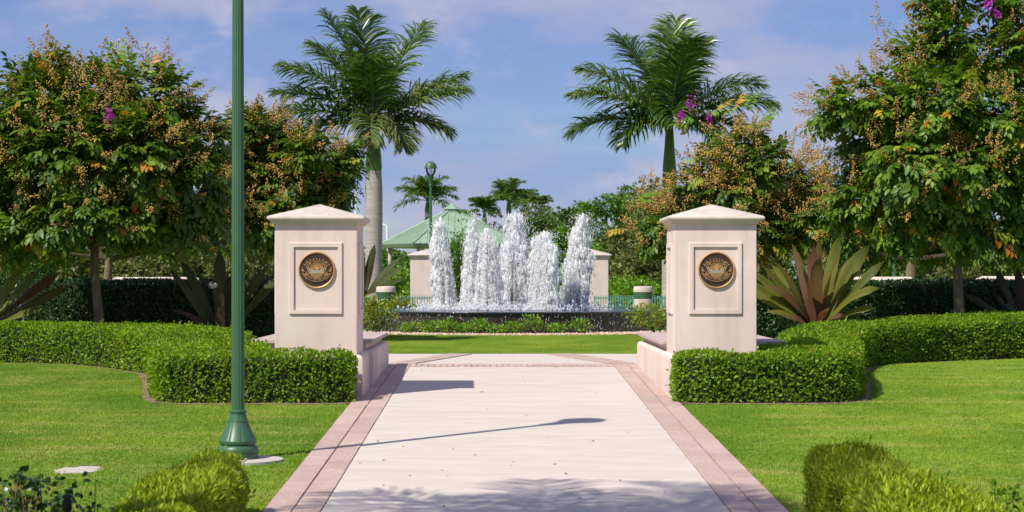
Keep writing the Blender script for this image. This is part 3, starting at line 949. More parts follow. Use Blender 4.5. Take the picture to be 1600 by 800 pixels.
HL = [(-1.90, 24.36), (-1.90, 25.02), (-3.14, 25.04), (-3.20, 26.8), (-3.72, 26.9), (-3.75, 29.0), (-4.6, 30.4), (-5.6, 31.9), (-7.2, 33.0), (-9.0, 33.5), (-13, 34.2), (-13, 33.0), (-8.9, 31.95), (-7.3, 31.2), (-6.35, 30.3), (-5.55, 29.1), (-5.15, 27.4), (-4.68, 24.9), (-4.45, 24.45), (-4.1, 24.36)]
HR = [(2.30, 24.36), (4.45, 24.40), (4.86, 24.75), (5.30, 26.9), (5.65, 29.1), (6.15, 30.65), (7.4, 31.9), (9.5, 33.45), (13.5, 35.0), (14.5, 40.0), (10, 38.3), (8.0, 36.0), (6.0, 33.4), (4.9, 30.6), (4.25, 29.0), (4.22, 26.6), (3.62, 26.5), (3.62, 25.04), (2.30, 25.02)]
view_l = lambda P: (P[:, 0] > -11.5)
hedge('clipped_hedge', smooth_poly(HL, 1), 0.665, M['leaf_hedge'], 'low clipped green hedge wrapping the pillar beside the tall lamppost', 'hedge', 'clipped front hedges', keep=view_l, seed=3)
hedge('clipped_hedge', smooth_poly(HR, 1), 0.665, M['leaf_hedge'], 'low clipped green hedge wrapping the pillar beside the purple-green lily', 'hedge', 'clipped front hedges', keep=lambda P: P[:, 0] < 12.5, seed=4, hf=lambda x, y: 0.665 + 0.10 * max(0, min(1, (x - 6) / 4)))
# tall dark hedges behind
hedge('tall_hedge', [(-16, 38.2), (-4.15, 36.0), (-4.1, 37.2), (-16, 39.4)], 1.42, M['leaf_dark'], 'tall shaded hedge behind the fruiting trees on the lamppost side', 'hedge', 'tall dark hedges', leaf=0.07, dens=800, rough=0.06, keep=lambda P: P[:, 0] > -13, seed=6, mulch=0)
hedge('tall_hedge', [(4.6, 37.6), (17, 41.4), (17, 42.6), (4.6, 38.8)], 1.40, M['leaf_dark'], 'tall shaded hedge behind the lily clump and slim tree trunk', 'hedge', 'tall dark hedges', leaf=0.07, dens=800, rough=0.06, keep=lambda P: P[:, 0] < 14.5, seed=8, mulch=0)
# near podocarpus hedges flanking the walk
hedge('podocarpus_hedge', smooth_poly([(-2.58, 9.0), (-1.98, 9.0), (-1.97, 15.15), (-2.58, 15.2)], 1), 0.56, M['leaf_podo'], 'near feathery yellow-green hedge at the foot of the tall lamppost', 'hedge', 'feathery hedges flanking the walk', leaf=0.058, dens=6800, rough=0.11, tmpl=(NEEDLE, NEEDLEF), keep=lambda P: P[:, 1] > 11, upright=0.7, seed=12, mulch=0.06, round_=0.14)
hedge('podocarpus_hedge', smooth_poly([(2.43, 13.55), (3.10, 13.6), (3.12, 15.05), (2.44, 15.15)], 1), 0.555, M['leaf_podo'], 'near feathery hedge block beside the walk, set just behind a brighter one', 'hedge', 'feathery hedges flanking the walk', leaf=0.058, dens=6800, rough=0.10, tmpl=(NEEDLE, NEEDLEF), upright=0.7, seed=13, mulch=0.06, round_=0.13)
hedge('podocarpus_hedge', smooth_poly([(2.40, 9.6), (3.25, 9.6), (3.22, 13.25), (2.38, 13.3)], 2), 0.62, M['leaf_podo'], 'brightest near feathery hedge beside the walk, nearest the sparse twiggy shrubs', 'hedge', 'feathery hedges flanking the walk', leaf=0.058, dens=6800, rough=0.12, tmpl=(NEEDLE, NEEDLEF), keep=lambda P: P[:, 1] > 11, upright=0.7, seed=14, mulch=0.06, round_=0.24)

# ------------------------------------------------------------------ fruiting myrtle trees
def make_spray(seed, nl=11):
    """a drooping leafy branchlet along +y, leaves in two rows; unit leaf about 0.14"""
    r = random.Random(seed)
    Vs, Fs, Rs = [], [], []
    o = 0
    base_c = r.uniform(0.1, 0.75)
    for k in range(nl):
        t = (k + 0.6) / nl
        s = 1 if k % 2 else -1
        L = 0.15 * (0.75 + 0.5 * math.sin(PI * min(1, t + 0.15))) * r.uniform(0.8, 1.2)
        p = np.array([0, 0.42 * t, -0.10 * t * t])
        d = unit(np.array([[s * 0.75, 0.55 + r.uniform(-0.2, 0.2), -0.45 + r.uniform(-0.35, 0.25)]]))
        if k == nl - 1:
            d = unit(np.array([[0.05, 1, -0.5]]))
        nn = unit(np.array([[r.uniform(-0.35, 0.35), 0.3 + r.uniform(-0.3, 0.3), 1.0]]))
        V, Fc, _ = scatter(LEAF4, LEAF4F, p[None], d, nn, L, np.array([0.5]))
        Vs.append(V); Fs.append(Fc + o); o += len(V)
        Rs.append(np.full(len(V), np.clip(base_c + r.gauss(0, 0.14), 0, 0.95)))
    return np.concatenate(Vs), np.concatenate(Fs), np.concatenate(Rs)
SPRAYS = [make_spray(i) for i in range(8)]
def make_panicle(seed, n=34, L=0.42):
    r = random.Random(seed)
    pts, stems = [], []
    stems.append(([0, 0, 0], [0.02, L, 0.0]))
    k = 0
    while k < n:
        t = r.uniform(0.12, 1.0)
        w = 0.14 * (1.1 - t)
        a = r.uniform(0, 2 * PI)
        q = [w * math.cos(a) * r.uniform(0.5, 1.2), L * t + r.uniform(0.0, 0.06), w * math.sin(a) * r.uniform(0.5, 1.2)]
        pts.append(q); k += 1
        if k % 2 == 0:
            stems.append(([0, L * t - 0.03, 0], q))
    return np.array(pts), stems
PANS = [make_panicle(40 + i) for i in range(6)]

def panicle_mesh(P, D, sc, big=1.0):
    cap_parts, stem = [], MB()
    SV, SF = [], []
    for i in range(len(P)):
        pts, stems = PANS[i % len(PANS)]
        x, y, z = frames(D[i:i + 1], rdir(1))
        Mx = np.stack([x[0], y[0], z[0]])            # rows
        W = P[i] + sc[i] * (pts @ Mx)
        n = len(W)
        col = np.clip(rng.normal(0.5, 0.12) + rng.normal(0, 0.16, n), 0, 1)
        cap_parts.append(scatter(OCT, OCTF, W, rdir(n), rdir(n), rng.uniform(0.011, 0.019, n) * big, col))
        for a, b_ in stems[:12]:
            A = P[i] + sc[i] * (np.array(a) @ Mx); B = P[i] + sc[i] * (np.array(b_) @ Mx)
            d = B - A
            s = np.cross(d, [0.3, 0.9, 0.2]); s = s / (np.linalg.norm(s) + 1e-9) * 0.0035
            s2 = np.cross(d, s); s2 = s2 / (np.linalg.norm(s2) + 1e-9) * 0.0035
            o = len(SV) * 4
            SV.append(np.array([A + s, A - s, B, A + s2]))
            SF += [[o, o + 1, o + 2], [o + 1, o + 3, o + 2], [o + 3, o, o + 2]]
    return join(cap_parts), (np.concatenate(SV), np.array(SF))

def myrtle(px, Y, lobes, label, n_spray, n_pan, trunk_r=0.09, mat='leaf_tree', group='fruiting trees behind the hedges', seed=0, young=(), flowers=(), fork=None, leaf=1.0, pan_up=0.5, capsule=1.0, depth=1.0, rs=1.0, pans=()):
    global rng
    keep_rng = rng
    rng = np.random.default_rng(seed + 500)
    rnd_ = random.Random(seed)
    base = Vector(((px - VX) / F * Y, Y, g(Y)))
    r = thing('myrtle_tree', base, label, 'tree', group)
    ppm = F / Y
    LB = []
    for l in lobes:
        dy = l[3] if len(l) > 3 else rnd_.uniform(-1.1, 0.9) * depth
        c_ = at(l[0], l[1], Y + dy)
        LB.append((np.array(c_), l[2] / ppm * rs * rnd_.uniform(0.85, 1.12)))
    # trunk and limbs
    top = np.mean([c_ for c_, _ in LB], axis=0)
    zf = fork if fork else min(c_[2] for c_, _ in LB) * 0.5 + 0.9
    t = MB()
    fpt = Vector((base.x + rnd_.uniform(-0.1, 0.1), base.y, zf))
    tp = [base - Vector((0, 0, 0.1)), base.lerp(fpt, 0.35) + Vector((0.03, 0.02, 0)), base.lerp(fpt, 0.7) + Vector((-0.03, 0, 0)), fpt]
    t.tube(tp, [trunk_r * 1.35, trunk_r, trunk_r * 0.92, trunk_r * 0.85], 12)
    build('trunk', t, M['bark'], r, smooth=True)
    lm = MB()
    for c_, rad in LB:
        cv = Vector(c_)
        mid = fpt.lerp(cv, 0.5) + Vector((rnd_.uniform(-0.2, 0.2), rnd_.uniform(-0.2, 0.2), rnd_.uniform(-0.25, 0.05)))
        lm.tube([fpt - Vector((0, 0, 0.05)), mid, cv], [trunk_r * 0.5, trunk_r * 0.28, trunk_r * 0.14], 6)
        for _ in range(7):
            e = cv + Vector(rdir(1)[0]) * rad * 0.95
            s0 = mid.lerp(cv, rnd_.uniform(0.4, 1.0))
            lm.tube([s0, s0.lerp(e, 0.5) + Vector((0, 0, 0.06)), e], [trunk_r * 0.12, trunk_r * 0.09, 0.004], 5)
    build('limb', lm, M['twig'], r)
    # leaf sprays
    vol = np.array([rad ** 2 for _, rad in LB]); vol = vol / vol.sum()
    idx = rng.choice(len(LB), n_spray, p=vol)
    C = np.array([LB[i][0] for i in idx]); RR = np.array([LB[i][1] for i in idx])
    u = rdir(n_spray)
    rad = RR * (0.35 + 0.65 * rng.random(n_spray) ** 0.45)
    P = C + u * rad[:, None] * np.array([1, 1, 0.92])
    ctr = top
    d = unit(u * 0.8 + unit(P - ctr) * 0.5 + rdir(n_spray) * 0.45 + np.array([0, 0, -0.15]))
    nn = unit(np.array([0, 0, 1.0]) + 0.55 * u + 0.4 * rdir(n_spray))
    parts = []
    which = rng.integers(0, len(SPRAYS), n_spray)
    for k, (TV, TF, TR) in enumerate(SPRAYS):
        m = which == k
        if not m.any():
            continue
        q = P[m] - d[m] * 0.2
        V, Fc, _ = scatter(TV, TF, q, d[m], nn[m], rng.uniform(0.7, 1.15, m.sum()) * leaf, np.zeros(m.sum()))
        hue = np.repeat(rng.normal(0, 0.10, m.sum()), len(TV))
        ex = np.repeat(np.where(rng.random(m.sum()) < 0.025, 0.35, 0), len(TV))
        parts.append((V, Fc, np.clip(np.tile(TR, m.sum()) + hue + ex, 0, 1)))
    V, Fc, rr = join(parts)
    build_np('crown', V, Fc, M[mat], r, rr)
    # seed panicles on the outside of the crown
    if n_pan:
        idx = rng.choice(len(LB), n_pan, p=vol)
        C = np.array([LB[i][0] for i in idx]); RR = np.array([LB[i][1] for i in idx])
        u = unit(rdir(n_pan) + np.array([0, -0.35, pan_up * 0.5]))
        P = C + u * (RR * rng.uniform(0.82, 1.05, n_pan) * np.where(u[:, 2] > 0.45, 1.12, 1.0))[:, None]
        D = unit(u + np.array([0, 0, pan_up]) + 0.35 * rdir(n_pan))
        sc_ = rng.uniform(0.7, 1.25, n_pan)
        for (qx, qy, ang) in pans:          # spikes standing clear of the outline
            for k in range(4):
                e = np.array(at(qx, qy, Y + rng.normal(0, 0.35)))
                dd = np.array([math.cos(R(ang)), -0.1, math.sin(R(ang))]) + rng.normal(0, 0.22, 3)
                dd = dd / np.linalg.norm(dd)
                P = np.vstack([P, e - dd * 0.55 + rng.normal(0, 0.1, 3)]); D = np.vstack([D, dd]); sc_ = np.append(sc_, rng.uniform(1.0, 1.4))
        (V, Fc, rr), (SV, SF) = panicle_mesh(P, D, sc_, capsule)
        build_np('seed_capsules', V, Fc, M['capsule'], r, rr, smooth=True)['kind'] = 'stuff'
        build_np('panicle_stalks', SV, SF, M['stalk'], r)['kind'] = 'stuff'
    for (qx, qy, ang, n) in young:
        for k in range(n):
            c_ = np.array(at(qx + rng.normal(0, 9), qy + rng.normal(0, 6), Y - 0.9))
            TV, TF, TR = SPRAYS[rng.integers(0, 8)]
            dd = unit(np.array([[math.cos(R(ang)) + rng.normal(0, 0.25), -0.4, math.sin(R(ang)) + rng.normal(0, 0.25)]]))
            V, Fc, _ = scatter(TV, TF, c_[None], dd, unit(np.array([[0, -0.5, 1.0]])), 0.95 * leaf, np.zeros(1))
            build_np('young_shoot', V, Fc, M['leaf_young'], r, np.clip(TR * 0.7 + rng.normal(0.1, 0.3), 0, 1))['kind'] = 'stuff'
    for (qx, qy, s) in flowers:
        c_ = np.array(at(qx, qy, Y - 1.5))
        n = 60
        P = c_ + np.column_stack([rng.normal(0, 0.045, n), rng.normal(0, 0.045, n), rng.normal(0, 0.085, n)]) * s
        V, Fc, rr = scatter(LEAF2 * np.array([1.6, 1, 1]), LEAF2F, P, rdir(n), rdir(n), 0.055, rng.random(n))
        build_np('flower_spike', V, Fc, M['flower'], r, rr)['kind'] = 'stuff'
    rng = keep_rng
    return r

L1 = [(60, 160, 68, -0.4), (150, 155, 66, 0.2), (235, 160, 62, -0.3), (310, 215, 52, 0), (20, 240, 72, -0.5), (115, 235, 85, -0.8), (215, 245, 80, -0.7), (295, 285, 58, -0.2), (55, 320, 55, 0.3), (160, 325, 55, 0.6), (245, 330, 48, 0.6), (-45, 230, 75, 0.2), (85, 105, 26, 0), (150, 240, 85, 1.0), (240, 220, 70, 1.1), (60, 230, 80, 1.1), (330, 320, 40, 0.4), (20, 345, 46, -0.4), (95, 345, 44, -0.8), (200, 348, 42, -0.9), (270, 350, 42, -0.4), (320, 350, 36, 0.2), (150, 330, 44, -1.1), (-40, 330, 60, 0)]
myrtle(153, 34.0, L1, 'broad fruiting tree with tan seed clusters behind the lamppost', 2900, 480, 0.085, seed=1, leaf=1.25, rs=0.95, pans=((60, 62, 105), (75, 45, 100), (110, 82, 90), (140, 88, 85), (185, 72, 95), (205, 55, 92), (240, 85, 80), (30, 95, 125), (270, 98, 70), (320, 140, 50), (345, 185, 40)), young=((60, 365, -20, 3), (25, 350, 100, 2), (210, 155, -100, 2), (195, 108, 100, 2), (265, 175, -60, 1)), flowers=((170, 178, 0.9),), fork=2.3)
L2 = [(430, 225, 45), (480, 235, 36), (400, 270, 50), (465, 290, 58), (528, 262, 30), (520, 300, 36), (420, 345, 52), (392, 205, 34), (545, 240, 22), (490, 335, 40), (345, 310, 45), (350, 260, 35), (440, 280, 60, 1.2), (370, 350, 45)]
myrtle(446, 42.0, L2, 'rounded fruiting tree standing behind the gate pillar near the lamppost', 2000, 250, 0.09, seed=2, leaf=1.2, rs=0.92, pans=((400, 165, 100), (440, 168, 92), (545, 215, 45), (560, 262, 15), (470, 190, 80)), capsule=1.15)
R1 = [(1310, 168, 46, -0.3), (1385, 160, 60, -0.2), (1478, 60, 60, 0), (1560, 90, 62, 0.2), (1465, 165, 78, -0.6), (1560, 195, 75, -0.5), (1350, 232, 56, 0.2), (1425, 262, 76, -0.8), (1520, 275, 78, -0.7), (1600, 285, 75, -0.2), (1340, 315, 50, 0.3), (1420, 345, 52, -0.3), (1510, 345, 52, -0.2), (1595, 360, 45, 0), (1640, 160, 78, 0.4), (1640, 60, 60, 0.3), (1475, -10, 48, 0), (1440, 200, 85, 1.1), (1540, 240, 85, 1.2), (1430, 90, 34, 0.3), (1490, -70, 45, 0), (1570, 0, 45, 0)]
myrtle(1495, 36.5, R1, 'tallest fruiting tree with bright green drooping leaves above the lily side hedge', 2700, 330, 0.10, seed=3, leaf=1.3, rs=0.84, pans=((1250, 172, 165), (1242, 200, 180), (1265, 150, 150), (1290, 128, 130), (1312, 108, 112), (1340, 98, 100), (1365, 82, 110), (1385, 50, 120), (1268, 240, 180), (1280, 275, 195), (1368, 22, 112), (1580, 40, 80), (1235, 155, 165)), mat='leaf_tree2', pan_up=0.8, young=((1520, 110, -100, 3), (1580, 190, -110, 2), (1545, 360, -20, 2), (1470, 365, -40, 2)), flowers=((1545, 5, 1.0), (1557, 22, 0.7)), fork=2.5)
R2 = [(1150, 295, 58), (1090, 295, 50), (1195, 255, 42), (1225, 300, 50), (1040, 325, 42), (1130, 240, 36), (1168, 225, 30), (1028, 365, 34), (1085, 355, 44), (1240, 350, 52), (1180, 350, 55), (1150, 300, 62, 1.2), (1275, 290, 40), (1275, 350, 45)]
myrtle(1165, 40.0, R2, 'russet fruiting tree with yellow shoots rising behind the gate pillar', 1500, 420, 0.085, seed=4, leaf=1.0, pans=((990, 320, 175), (1008, 298, 165), (1025, 350, 180), (1260, 228, 60), (1215, 212, 75), (1060, 262, 130), (1280, 262, 40)), capsule=1.1, young=((1085, 188, 160, 2), (1110, 185, 30, 3), (1150, 165, 70, 3), (1165, 205, 20, 2), (1180, 195, 60, 2), (1000, 312, 0, 2), (1075, 210, 130, 2), (1105, 240, 180, 2), (1095, 265, 200, 1), (970, 350, 180, 1), (1170, 300, -40, 1), (1215, 375, -30, 3)), flowers=((1080, 165, 1.1), (1063, 182, 0.8), (1108, 185, 0.6)))
R3 = [(1330, 372, 38), (1424, 345, 55), (1500, 372, 40), (1560, 385, 40), (1380, 380, 36), (1450, 390, 30), (1620, 380, 45)]
myrtle(1424, 50.0, R3, 'shaded spreading tree with low forked limbs behind the tall hedge', 1100, 90, 0.16, seed=5, leaf=1.1, fork=2.0)
L3 = [(90, 365, 45), (190, 355, 45), (280, 365, 40), (10, 370, 50), (340, 355, 40), (180, 310, 50)]
myrtle(168, 50.0, L3, 'shaded tree glimpsed beneath the broad fruiting tree', 1100, 90, 0.12, seed=6, leaf=1.1, fork=2.0)

# ------------------------------------------------------------------ royal palms
def frond_mesh(az, el, L, leaflen, origin, n=58, droop=1.0, hang=0.6, seed=0, wid=0.03):
    r = np.random.default_rng(seed)
    ca, sa = math.cos(R(az)), math.sin(R(az))
    h = np.array([ca, sa, 0.0])
    up = np.array([0, 0, 1.0])
    pts = []
    p = np.array(origin, dtype=float)
    a = R(el)
    steps = 26
    for i in range(steps + 1):
        pts.append(p.copy())
        t = i / steps
        a_i = a - droop * 1.25 * t ** 1.7
        p = p + (h * math.cos(a_i) + up * math.sin(a_i)) * (L / steps)
    pts = np.array(pts)
    side = np.cross(h, up)
    Vs, Fs, Rs = [], [], []
    o = 0
    hue = r.normal(0, 0.12)
    for i in range(n):
        t = 0.13 + 0.87 * (i + 0.5) / n
        q = t * steps
        k = min(int(q), steps - 1)
        b0 = pts[k] + (pts[k + 1] - pts[k]) * (q - k)
        tg = unit((pts[k + 1] - pts[k])[None])[0]
        nn = np.cross(side, tg)
        ll = leaflen * (0.55 + 0.6 * math.sin(PI * min(1, t * 0.85 + 0.12))) * (1.0 if t < 0.85 else 1 - (t - 0.85) * 2.6)
        for s in (-1, 1):
            el2 = r.uniform(-0.15, 0.75)
            d = unit((side * s * 0.85 + tg * (0.35 + 0.6 * t) + nn * el2 + r.normal(0, 0.12, 3))[None])[0]
            w = wid * r.uniform(0.8, 1.2)
            l2 = ll * r.uniform(0.82, 1.12)
            m1 = b0 + d * l2 * 0.5 + up * (-0.06 * l2 * hang)
            d2 = unit((d + up * -0.75 * hang)[None])[0]
            m2 = m1 + d2 * l2 * 0.3
            d3 = unit((d2 + up * -0.6 * hang)[None])[0]
            tip = m2 + d3 * l2 * 0.25
            cr = unit(np.cross(d, nn + r.normal(0, 0.35, 3))[None])[0]
            Vs.append(np.array([b0 + cr * w * 0.3, b0 - cr * w * 0.3, m1 + cr * w * 0.5, m1 - cr * w * 0.5, m2 + cr * w * 0.4, m2 - cr * w * 0.4, tip]))
            Fs.append(np.array([[0, 1, 3], [0, 3, 2], [2, 3, 5], [2, 5, 4], [4, 5, 6]]) + o)
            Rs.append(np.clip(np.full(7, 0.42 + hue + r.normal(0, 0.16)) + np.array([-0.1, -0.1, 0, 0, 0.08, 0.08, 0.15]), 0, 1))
            o += 7
    return np.concatenate(Vs), np.concatenate(Fs), np.concatenate(Rs), pts
def palm(x, y, z_shaft0, z_top, tr, fronds, label, group, seed=0, L=2.8, ll=0.8, n=58, lean=0.0, wid=0.03, base_z=None, name='royal_palm', dry=(), fm='frond'):
    z0 = g(y) if base_z is None else base_z
    r = thing(name, (x, y, z0), label, 'palm tree', group)
    b = MB()
    hh = z_shaft0 - z0
    prof = [(tr * 1.25, -0.1), (tr * 1.02, 0.25), (tr * 0.95, hh * 0.4), (tr * 1.0, hh * 0.7), (tr * 0.98, hh * 0.88), (tr * 0.86, hh)]
    pp = []
    for i in range(len(prof) - 1):
        for k in range(6):
            t = k / 6
            pp.append((prof[i][0] * (1 - t) + prof[i + 1][0] * t, prof[i][1] * (1 - t) + prof[i + 1][1] * t))
    pp.append(prof[-1])
    b.lathe(pp, 20, (x, y, z0))
    build('trunk', b, M['palm_trunk'], r, smooth=True)
    b = MB()
    hs = z_top - z_shaft0
    b.lathe([(tr * 0.88, -0.02), (tr * 0.93, hs * 0.08), (tr * 0.85, hs * 0.3), (tr * 0.62, hs * 0.65), (tr * 0.48, hs * 0.95), (tr * 0.42, hs * 1.12)], 20, (x, y, z_shaft0))
    build('crownshaft', b, M['crownshaft'], r, smooth=True)
    for i, fr in enumerate(fronds):
        az, el, kL = fr[:3]
        dr = fr[3] if len(fr) > 3 else 1.0
        o = (x + 0.1 * math.cos(R(az)), y + 0.1 * math.sin(R(az)), z_top - 0.05 + 0.15 * math.sin(R(max(el, 0))))
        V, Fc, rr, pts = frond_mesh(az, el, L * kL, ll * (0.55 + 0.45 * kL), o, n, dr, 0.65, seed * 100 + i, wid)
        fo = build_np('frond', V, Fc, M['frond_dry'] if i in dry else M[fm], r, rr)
        rb = MB(); k = len(pts)
        rb.tube([tuple(q) for q in pts], [0.035 * (1 - 0.85 * j / (k - 1)) for j in range(k)], 5)
        build('rachis', rb, M['rachis'], fo)
    return r
PY = 63.0
fl_left = [(184, 0, 0.92, 0.55), (200, 14, 1.0, 0.6), (170, 30, 1.0, 0.55), (196, 44, 1.0, 0.6), (150, 60, 1.02, 0.5), (118, 80, 1.12, 0.3), (165, 74, 1.12, 0.35), (38, 68, 1.12, 0.4), (345, 26, 0.92, 0.35), (10, 36, 0.95, 0.35), (350, 8, 0.72, 0.7), (270, 66, 0.85, 1.1), (270, 12, 0.5, 1.7), (90, 40, 0.8, 1.0), (310, 2, 0.55, 1.3)]
pt = at(581, 190, PY); ps = at(584, 266, PY)
palm(ps.x, PY, ps.z, pt.z, 0.30, fl_left, 'royal palm with pale swollen trunk beside the green roofed pavilion', 'royal palms flanking the fountain', 1, L=3.6, ll=1.12, n=122, wid=0.056, dry=(12, 14))
fl_right = [(184, 10, 0.95, 0.65), (200, 28, 1.0, 0.6), (168, 46, 1.0, 0.6), (140, 66, 1.05, 0.45), (75, 82, 1.08, 0.4), (50, 70, 1.0, 0.6), (10, 40, 0.98, 0.7), (345, 24, 1.0, 0.65), (355, 8, 0.9, 0.8), (285, 70, 0.95, 0.8), (215, 4, 0.62, 1.0), (320, 2, 0.6, 1.1), (270, 30, 0.5, 1.5), (100, 40, 0.8, 1.0)]
pt = at(1043, 192, PY); ps = at(1046, 292, PY)
palm(ps.x, PY, ps.z, pt.z, 0.27, fl_right, 'royal palm with green crownshaft rising behind the russet tree', 'royal palms flanking the fountain', 2, L=3.55, ll=1.14, n=122, wid=0.056)
# palms beside the photographer, seen only by their shade on the walk
ring = lambda n, el, k, o=0: [(o + 360 * i / n, el, k, 0.9) for i in range(n)]
palm(-4.15, 10.5, 4.9, 6.1, 0.2, ring(6, 18, 1.0) + ring(5, 45, 1.0, 20), 'shorter royal palm shading the near end of the walk', 'royal palms shading the walk', 3, L=2.3, ll=0.75, n=40)
palm(-6.0, 7.2, 9.6, 10.9, 0.22, ring(7, 15, 1.0, 10) + ring(6, 42, 1.0, 30) + ring(4, 68, 0.9), 'taller royal palm shading the near end of the walk', 'royal palms shading the walk', 4, L=2.5, ll=0.8, n=40)
# distant palms
M['frond_far'] = leafmat('distant_palm_leaflet', [(0, (0.04, 0.09, 0.015)), (0.5, (0.09, 0.16, 0.025)), (1, (0.20, 0.26, 0.07))], 0.4, 0.3, 0.3)
far_palms = [(668, 312, 120, 46, 'distant palm with spreading crown behind the pavilion roof'), (728, 352, 130, 26, 'distant small palm just beside the pavilion cupola'), (795, 312, 125, 34, 'distant palm with upright fronds above the tallest jet'), (757, 330, 140, 28, 'distant palm crown partly behind the tallest jet'), (822, 318, 135, 24, 'distant slim palm at the edge of the far woodland'), (845, 322, 150, 18, 'distant tiny palm crown against the far woodland')]
for i, (px, py, Y, rp, lab) in enumerate(far_palms):
    c_ = at(px, py, Y)
    Lf = rp / F * Y * 1.15
    k = 15
    fr = [((i * 37 + j * 360 / k * 1.0) % 360, random.choice((5, 25, 40, 58, 72)), random.uniform(0.85, 1.05), 0.9) for j in range(k)]
    palm(c_.x, Y, c_.z - 0.8, c_.z, 0.2, fr, lab, 'distant palms', 20 + i, L=Lf, ll=Lf * 0.34, n=40, wid=0.075, fm='frond_far')

# ------------------------------------------------------------------ pavilion with green metal roof
GY = 85.0
gc = at(706, 382, GY)
gz0, gz1 = gc.z, at(706, 333, GY).z
gR = 112 / F * GY
pav = thing('pavilion', (gc.x, GY, 0), 'open pavilion with pale green seamed metal roof and small cupola', 'pavilion')
hexv = lambda rr, z, a0=0: [(gc.x + rr * math.cos(R(a0 + 60 * k)), GY + rr * math.sin(R(a0 + 60 * k)), z) for k in range(6)]
b = MB()
E, T, E2 = hexv(gR, gz0), hexv(0.42, gz1), hexv(gR - 0.1, gz0 - 0.16)
b.add(E + T + E2, [(k, (k + 1) % 6, 6 + (k + 1) % 6, 6 + k) for k in range(6)] + [(12 + k, 12 + (k + 1) % 6, (k + 1) % 6, k) for k in range(6)] + [(11, 10, 9, 8, 7, 6)[::-1], (17, 16, 15, 14, 13, 12)])
roof = build('roof', b, M['roof'], pav)
for k in range(6):
    b = MB()
    e0, e1 = Vector(E[k]), Vector(E[(k + 1) % 6]); t0, t1 = Vector(T[k]), Vector(T[(k + 1) % 6])
    n = 11
    nv = (e1 - e0).cross(t0 - e0).normalized()
    if nv.z < 0:
        nv = -nv
    for i in range(1, n):
        s = i / n
        a = e0.lerp(e1, s)
        # seams run straight up the slope and die into the hip
        apex = (t0 + t1) / 2; em = (e0 + e1) / 2
        dirv = (apex - em)
        w = abs(s - 0.5) * 2
        w0 = (t1 - t0).length / (e1 - e0).length
        f = min(1.0, max(0.0, (1 - w) / (1 - w0)))
        b.tube([a + nv * 0.012, a + dirv * f + nv * 0.012], 0.022, 4)
    b.tube([e0 + Vector((0, 0, 0.02)), t0 + Vector((0, 0, 0.02))], 0.045, 5)
    build('roof_seam', b, M['roof'], roof)
b = MB()
c0 = hexv(0.36, gz1 - 0.05); c1 = hexv(0.36, at(706, 326, GY).z)
b.add(c0 + c1, [(k, (k + 1) % 6, 6 + (k + 1) % 6, 6 + k) for k in range(6)])
build('cupola', b, M['roof'], pav)
b = MB()
c0 = hexv(0.42, at(706, 327, GY).z); 
b.add(c0 + [(gc.x, GY, at(706, 317.5, GY).z)], [(k, (k + 1) % 6, 6) for k in range(6)] + [(5, 4, 3, 2, 1, 0)])
build('cupola_roof', b, M['roof'], pav)
for k, (x, y, z) in enumerate(hexv(gR - 0.45, 0)):
    b = MB(); b.lathe([(0.13, 0), (0.13, 0.5), (0.09, 0.52), (0.09, gz0 - 0.1)], 12, (x, y, 0))
    build('post', b, M['stucco'], pav, smooth=True)

# ------------------------------------------------------------------ fountain
FX, FYc, FR = 0.30, 52.85, 4.55
RIM = 0.575
ft = thing('fountain', (FX, FYc, 0), 'round dark tiled fountain basin with six white water jets', 'fountain')
b = MB(); 
n = 96
def ringm(prof, nn=96):
    q = MB()
    vs = [(FX + r * math.cos(2 * PI * k / nn), FYc + r * math.sin(2 * PI * k / nn), z) for r, z in prof for k in range(nn)]
    fs = [(i * nn + k, i * nn + (k + 1) % nn, i * nn + nn + (k + 1) % nn, i * nn + nn + k) for i in range(len(prof) - 1) for k in range(nn)]
    q.add(vs, fs); return q
build('basin_wall', ringm([(FR - 0.06, -0.1), (FR - 0.06, RIM - 0.05)]), M['tile'], ft, smooth='all')
build('coping', ringm([(FR - 0.06, RIM - 0.06), (FR, RIM - 0.055), (FR + 0.015, RIM - 0.03), (FR, RIM - 0.005), (FR - 0.04, RIM), (FR - 0.3, RIM - 0.006), (FR - 0.3, RIM - 0.1)]), M['coping'], ft, smooth=True)
b = MB(); b.add([(FX + (FR - 0.25) * math.cos(2 * PI * k / 96), FYc + (FR - 0.25) * math.sin(2 * PI * k / 96), RIM - 0.014) for k in range(96)], [tuple(range(96))])
build('water_surface', b, M['water'], ft)
def drops(P, s, stretch):
    n = len(P)
    d = unit(np.array([0, 0, 1.0]) + rdir(n) * 0.25)
    T = OCT * np.array([1, 1, 1.0])
    x, y, z = frames(d, rdir(n))
    sx = s[:, None, None]
    V = P[:, None, :] + sx * (T[None, :, 0:1] * x[:, None, :] + T[None, :, 1:2] * (y * stretch[:, None])[:, None, :] + T[None, :, 2:3] * z[:, None, :])
    Fc = (OCTF[None] + (np.arange(n) * 6)[:, None, None]).reshape(-1, 3)
    return V.reshape(-1, 3), Fc
jets = [(694, 346, 17, 52.0, -6, 0.9), (733, 334, 15, 54.6, 6, 0.55), (763, 360, 21, 51.3, -2, 1.0), (803, 334, 29, 52.9, 0, 1.15), (848, 363, 24, 51.4, 2, 1.05), (897, 336, 21, 52.6, 12, 1.0)]
